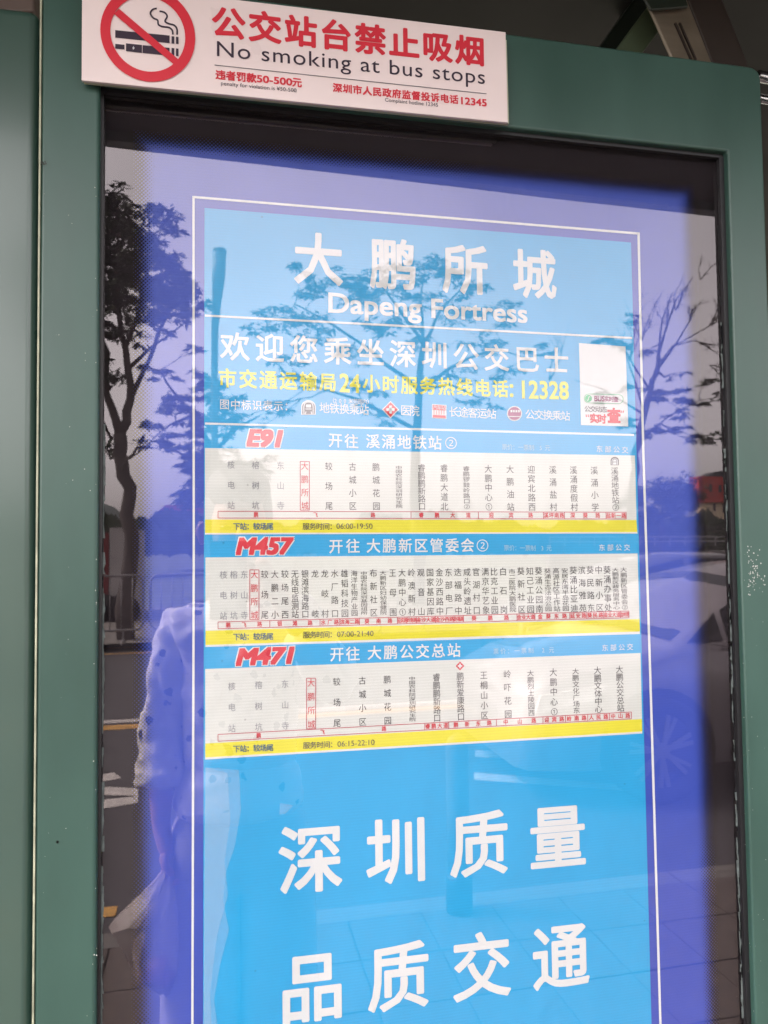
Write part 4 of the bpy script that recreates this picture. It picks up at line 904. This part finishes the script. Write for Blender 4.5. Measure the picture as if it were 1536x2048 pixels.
def tree2(label, base, limbs, blobs, D, seed, leaf=.07, lm=0, twr=.012, group='trees across the road', bare=(), flat=.8):
    """limbs: polylines of (x, y, radius, depth change) as mirrored sight positions; blobs: (x, y, rx, ry, leaves) clumps of foliage;
    every clump gets its own twigs from the nearest limb"""
    rnd = random.Random(seed); root = thing('broadleaf_tree', label, 'tree', tuple(base), group); mpp = D/F
    tb = MB(); nodes = []
    for lb in limbs:
        pts = []; rs = []
        for it in lb:
            if isinstance(it[0], Vector): pts.append(it[0]); rs.append(it[1])
            else: pts.append(R(it[0], it[1], D+(it[3] if len(it) > 3 else 0))); rs.append(it[2])
        P2 = [pts[0]]; R2 = [rs[0]]
        for i in range(len(pts)-1):
            for k in (1, 2, 3):
                t_ = k/3; q_ = pts[i].lerp(pts[i+1], t_); 
                if k < 3: q_ = q_+Vector((rnd.gauss(0, 1), rnd.gauss(0, 1), rnd.gauss(0, .6)))*rs[i]*.35
                P2.append(q_); R2.append(rs[i]*(1-t_)+rs[i+1]*t_)
        tb.tube(P2, R2, 8); nodes += list(zip(P2[1:], R2[1:]))
    tb.build('trunk', bark, root, True)
    tw = MB(); v = []; f = []
    def twig(a, e, r):
        n_ = 5; mid = []; off = Vector((rnd.gauss(0, 1), rnd.gauss(0, 1), rnd.gauss(0, .7)))*(e-a).length*.10
        for k in range(n_+1): t_ = k/n_; mid.append(a.lerp(e, t_)+off*math.sin(math.pi*t_)+Vector((rnd.gauss(0, 1), rnd.gauss(0, 1), rnd.gauss(0, 1)))*r*.8)
        tw.tube(mid, [r*(1-.75*k/n_) for k in range(n_+1)], 4, caps=False); return mid
    def spray(c, n, rad):
        for k in range(n):
            a = rnd.uniform(0, 6.28); rr_ = rad*math.sqrt(rnd.random())
            p = c+Vector((math.cos(a)*rr_, math.sin(a)*rr_, rnd.gauss(0, rad*.22*flat)))
            a += rnd.gauss(0, .5); e = Vector((math.cos(a), math.sin(a), rnd.gauss(-.25, .35))); w = e.cross(Vector((rnd.gauss(0, .6), rnd.gauss(0, .6), 1))).normalized()
            l = leaf*rnd.uniform(.5, 1.4); m_ = len(v); v.extend([p-e*l, p-e*l*.1+w*l*.30, p+e*l, p-e*l*.1-w*l*.30]); f.append((m_, m_+1, m_+2, m_+3))
    for (x, y, rx, ry, n) in blobs:
        c = R(x, y, D+rnd.uniform(-.8, .8)); sx, sz = rx*mpp, ry*mpp
        near_ = min(nodes, key=lambda t_: (t_[0]-c).length+ (0 if t_[0].z < c.z+.4 else 1.5))
        mn = twig(near_[0], c, max(.014, min(near_[1]*.7, .05)))
        k_ = max(3, int(n/26)) if n else 0
        for j in range(k_):
            e = c+Vector((rnd.uniform(-1, 1)*sx, rnd.uniform(-1, 1)*max(sx, .4), rnd.uniform(-1, 1)*sz))
            t2 = twig(rnd.choice(mn[2:]), e, twr); spray(e, int(n/k_), max(.16, min(.40, sx*.5)))
            for u in t2[3:5]: spray(u, int(n/k_*.2), .14)
    for (x, y, x2, y2, n) in bare:                       # fans of leafless twigs
        a = R(x, y, D); e0 = R(x2, y2, D)
        for j in range(n):
            L_ = (e0-a).length; e = e0+Vector((rnd.gauss(0, .30), rnd.gauss(0, .35), rnd.gauss(0, .26)))*L_
            m_ = twig(a, e, .016)
            for k in range(4):
                q_ = rnd.choice(m_[1:5]); d_ = (e-a).normalized()+Vector((rnd.gauss(0, .8), rnd.gauss(0, .8), rnd.gauss(.2, .6))); t3 = twig(q_, q_+d_.normalized()*L_*rnd.uniform(.2, .45), .008)
                t4 = twig(t3[3], t3[3]+(d_.normalized()+Vector((rnd.gauss(0, .9), 0, rnd.gauss(0, .9)))).normalized()*L_*.18, .005)
    tw.build('branch', bark, root, kind='stuff')
    mesh('crown', v, f, leafm[lm], root, kind='stuff')
    return root
def foot(x, y, D): p = R(x, y, D); return Vector((p.x, p.y, 0))
D1 = 13.6; g0 = foot(252, 1150, D1)
tree2('leftmost big tree with a forked trunk and dense crown', g0, [
    [(g0, .15), (262, 1100, .125), (258, 1000, .11), (245, 930, .115), (240, 868, .11)],
    [(240, 868, .08), (218, 800, .065), (212, 740, .055), (200, 640, .04, .4), (185, 560, .02, .6)],
    [(240, 868, .085), (262, 800, .07), (256, 730, .06), (240, 640, .045), (232, 540, .03), (236, 450, .015)],
    [(262, 800, .045), (300, 720, .035), (330, 640, .03), (365, 580, .012, .4)],
    [(250, 700, .04), (285, 600, .03), (300, 520, .02, -.4), (325, 450, .01)],
    [(256, 740, .04), (310, 690, .02), (380, 640, .01, .5)], [(225, 880, .03), (200, 835, .02), (180, 800, .015)]],
    [(222, 415, 30, 28, 420), (245, 450, 30, 35, 520), (205, 475, 35, 35, 520), (270, 500, 30, 35, 420), (225, 530, 45, 35, 650), (262, 560, 35, 35, 520), (200, 580, 30, 35, 420), (235, 610, 40, 30, 420),
     (318, 425, 22, 20, 170), (345, 455, 20, 18, 150), (300, 470, 16, 20, 120), (330, 520, 32, 30, 380), (300, 560, 30, 30, 380), (355, 560, 30, 28, 300), (330, 610, 45, 25, 480), (385, 620, 28, 25, 260), (370, 580, 25, 20, 180), (300, 640, 30, 20, 200),
     (210, 660, 35, 30, 200), (265, 670, 25, 25, 140), (205, 730, 25, 25, 120), (230, 770, 15, 20, 60), (215, 900, 20, 14, 60), (300, 890, 14, 10, 40),
     (150, 500, 40, 90, 800), (120, 620, 50, 80, 700), (60, 560, 60, 90, 800)], D1, 11, leaf=.075)
D2 = 19; g1 = foot(835, 1100, D2)
tree2('tree with a wide layered crown behind the title lettering', g1, [
    [(g1, .17), (832, 900, .12), (838, 780, .10), (846, 690, .07)],
    [(846, 690, .05), (800, 620, .035), (760, 570, .02, .5)], [(846, 690, .05), (880, 620, .035), (930, 570, .02, -.5)], [(838, 780, .06), (740, 700, .04), (650, 640, .03), (590, 610, .015)],
    [(838, 780, .06), (930, 720, .04), (1010, 690, .02)], [(846, 690, .045), (840, 600, .03), (850, 530, .012)], [(832, 860, .06), (720, 800, .04), (620, 770, .02)], [(1000, 700, .02), (1060, 720, .012)]],
    [(590, 535, 16, 10, 60), (640, 580, 40, 25, 260), (690, 560, 35, 22, 240), (720, 600, 45, 25, 300), (560, 640, 45, 18, 240), (510, 660, 30, 12, 100), (620, 650, 45, 22, 240), (760, 560, 35, 20, 200), (810, 550, 40, 22, 260), (860, 525, 30, 16, 170),
     (900, 560, 40, 22, 240), (950, 580, 35, 22, 200), (830, 610, 45, 22, 240), (920, 630, 50, 22, 260), (1000, 630, 35, 22, 170), (760, 650, 45, 22, 220), (700, 700, 45, 20, 170), (860, 680, 45, 20, 170), (960, 690, 45, 20, 180),
     (560, 710, 40, 16, 110), (620, 760, 50, 20, 150), (720, 770, 50, 22, 150), (900, 760, 50, 20, 150), (1010, 740, 40, 20, 120), (560, 810, 40, 18, 120), (480, 850, 40, 12, 100), (1080, 700, 30, 16, 80), (980, 800, 40, 16, 100), (760, 830, 45, 16, 110)], D2, 21, leaf=.085, flat=.5)
D3 = 17; g2 = foot(1262, 1080, D3)
tree2('sparse leaning tree with bare upper twigs at the right', g2, [
    [(g2, .14), (1268, 960, .10), (1280, 880, .085), (1296, 800, .075), (1314, 745, .06), (1317, 710, .05)],
    [(1317, 710, .035), (1335, 650, .025), (1352, 600, .02), (1385, 555, .008)], [(1310, 745, .04), (1350, 690, .025), (1380, 640, .015), (1384, 615, .008)], [(1317, 710, .03), (1325, 640, .02), (1345, 585, .01)],
    [(1300, 780, .03), (1262, 720, .02), (1275, 640, .012), (1290, 610, .008)], [(1290, 830, .03), (1270, 760, .02), (1250, 700, .01)], [(1310, 740, .022), (1345, 692, .016), (1390, 680, .012), (1455, 720, .008)],
    [(1345, 692, .016), (1420, 650, .012), (1460, 630, .006)], [(1290, 830, .03), (1210, 780, .018), (1150, 760, .01)], [(1280, 880, .03), (1340, 830, .016), (1400, 800, .01), (1460, 790, .008)]],
    [(1352, 787, 22, 7, 110), (1300, 785, 20, 10, 110), (1372, 800, 22, 8, 130), (1325, 800, 22, 8, 120), (1345, 828, 14, 6, 50), (1365, 832, 10, 5, 40), (1310, 862, 30, 6, 110), (1360, 858, 18, 5, 80), (1290, 868, 24, 6, 90), (1388, 878, 14, 7, 80), (1350, 755, 12, 5, 25),
     (1422, 760, 12, 8, 45), (1425, 803, 16, 8, 80), (1450, 780, 10, 10, 40), (1440, 878, 18, 6, 90), (1425, 868, 8, 4, 25), (1240, 690, 30, 16, 110), (1200, 680, 25, 14, 90), (1220, 790, 28, 16, 90), (1250, 850, 28, 12, 90), (1290, 700, 16, 12, 40), (1260, 640, 14, 10, 30)],
    D3, 33, leaf=.085, flat=.35, bare=[(1352, 620, 1372, 575, 5), (1335, 650, 1330, 595, 4), (1284, 680, 1300, 610, 5), (1380, 640, 1400, 600, 3), (1420, 650, 1440, 600, 5), (1400, 685, 1450, 680, 4), (1260, 720, 1245, 650, 4), (1420, 730, 1450, 760, 4), (1400, 560, 1415, 530, 2), (1100, 760, 1120, 680, 4)])
D4 = 24; g3 = foot(425, 1100, D4)
tree2('dark dense tree standing behind the street lamp', g3, [
    [(g3, .22), (425, 1000, .18), (428, 900, .14)], [(428, 900, .1), (385, 830, .07), (345, 780, .04), (320, 740, .02)], [(428, 900, .1), (432, 820, .07), (440, 770, .04)], [(428, 900, .08), (480, 850, .05), (520, 830, .02)],
    [(425, 980, .08), (390, 930, .05), (350, 900, .03)], [(385, 830, .05), (340, 850, .03), (305, 880, .015)]],
    [(430, 780, 25, 20, 260), (405, 760, 20, 14, 140), (450, 820, 30, 25, 300), (410, 840, 30, 25, 300), (470, 850, 30, 20, 220), (335, 750, 28, 12, 90), (370, 790, 30, 14, 130), (320, 800, 22, 12, 80), (350, 830, 30, 14, 130), (310, 850, 22, 10, 90), (380, 860, 24, 14, 160),
     (330, 880, 28, 10, 120), (345, 900, 20, 10, 100), (395, 905, 26, 22, 420), (385, 945, 26, 24, 420), (415, 940, 30, 30, 500), (400, 985, 36, 26, 520), (375, 1000, 26, 16, 260), (450, 960, 40, 40, 700), (500, 930, 40, 30, 450), (300, 740, 20, 12, 60), (395, 700, 14, 10, 50)], D4, 44, leaf=.13, flat=.6)
h = lambda x, y, r, dy=0: (R(x, y, 40+dy), r)
D5 = 40; h = lambda x, y, r, dy=0: (R(x, y, D5+dy), r)
g4 = Vector((R(1325, 1085, D5).x, R(1325, 1085, D5).y, 0))
tree('small round tree left of the red building', g4, [
    [(g4, .2), h(1325, 1050, .16), h(1325, 1035, .12)], [h(1325, 1035, .1), h(1300, 1015, .06)], [h(1325, 1035, .1), h(1345, 1012, .06)], [h(1325, 1035, .1), h(1325, 1005, .05)], [h(1325, 1035, .1), h(1362, 1022, .05)]], 55, leaves=9000, spray=.45, leaf=.14, flat=.6, lm=1)
# hedge line far off: one mass
v = []; f = []; rnd = random.Random(8)
for k in range(16000):
    px = rnd.uniform(-300, 1800); top = 1046+12*math.sin(px*.013)+8*math.sin(px*.047+1)+5*math.sin(px*.11)
    c = R(px, rnd.uniform(top, 1100), 48+rnd.uniform(-1.5, 1.5)); a = rnd.uniform(0, 6.28); l = .45*rnd.uniform(.6, 1.3)
    e = Vector((math.cos(a), rnd.uniform(-.4, .4), math.sin(a)))*l; w = Vector((-math.sin(a), rnd.uniform(-.4, .4), math.cos(a)))*l*.5; n = len(v); v += [c-e, c+w, c+e, c-w]; f.append((n, n+1, n+2, n+3))
o = mesh('hedge_row', v, f, leafm[0], None); tag(o, 'far off row of dark shrubs along the horizon', 'hedge', kind='stuff')
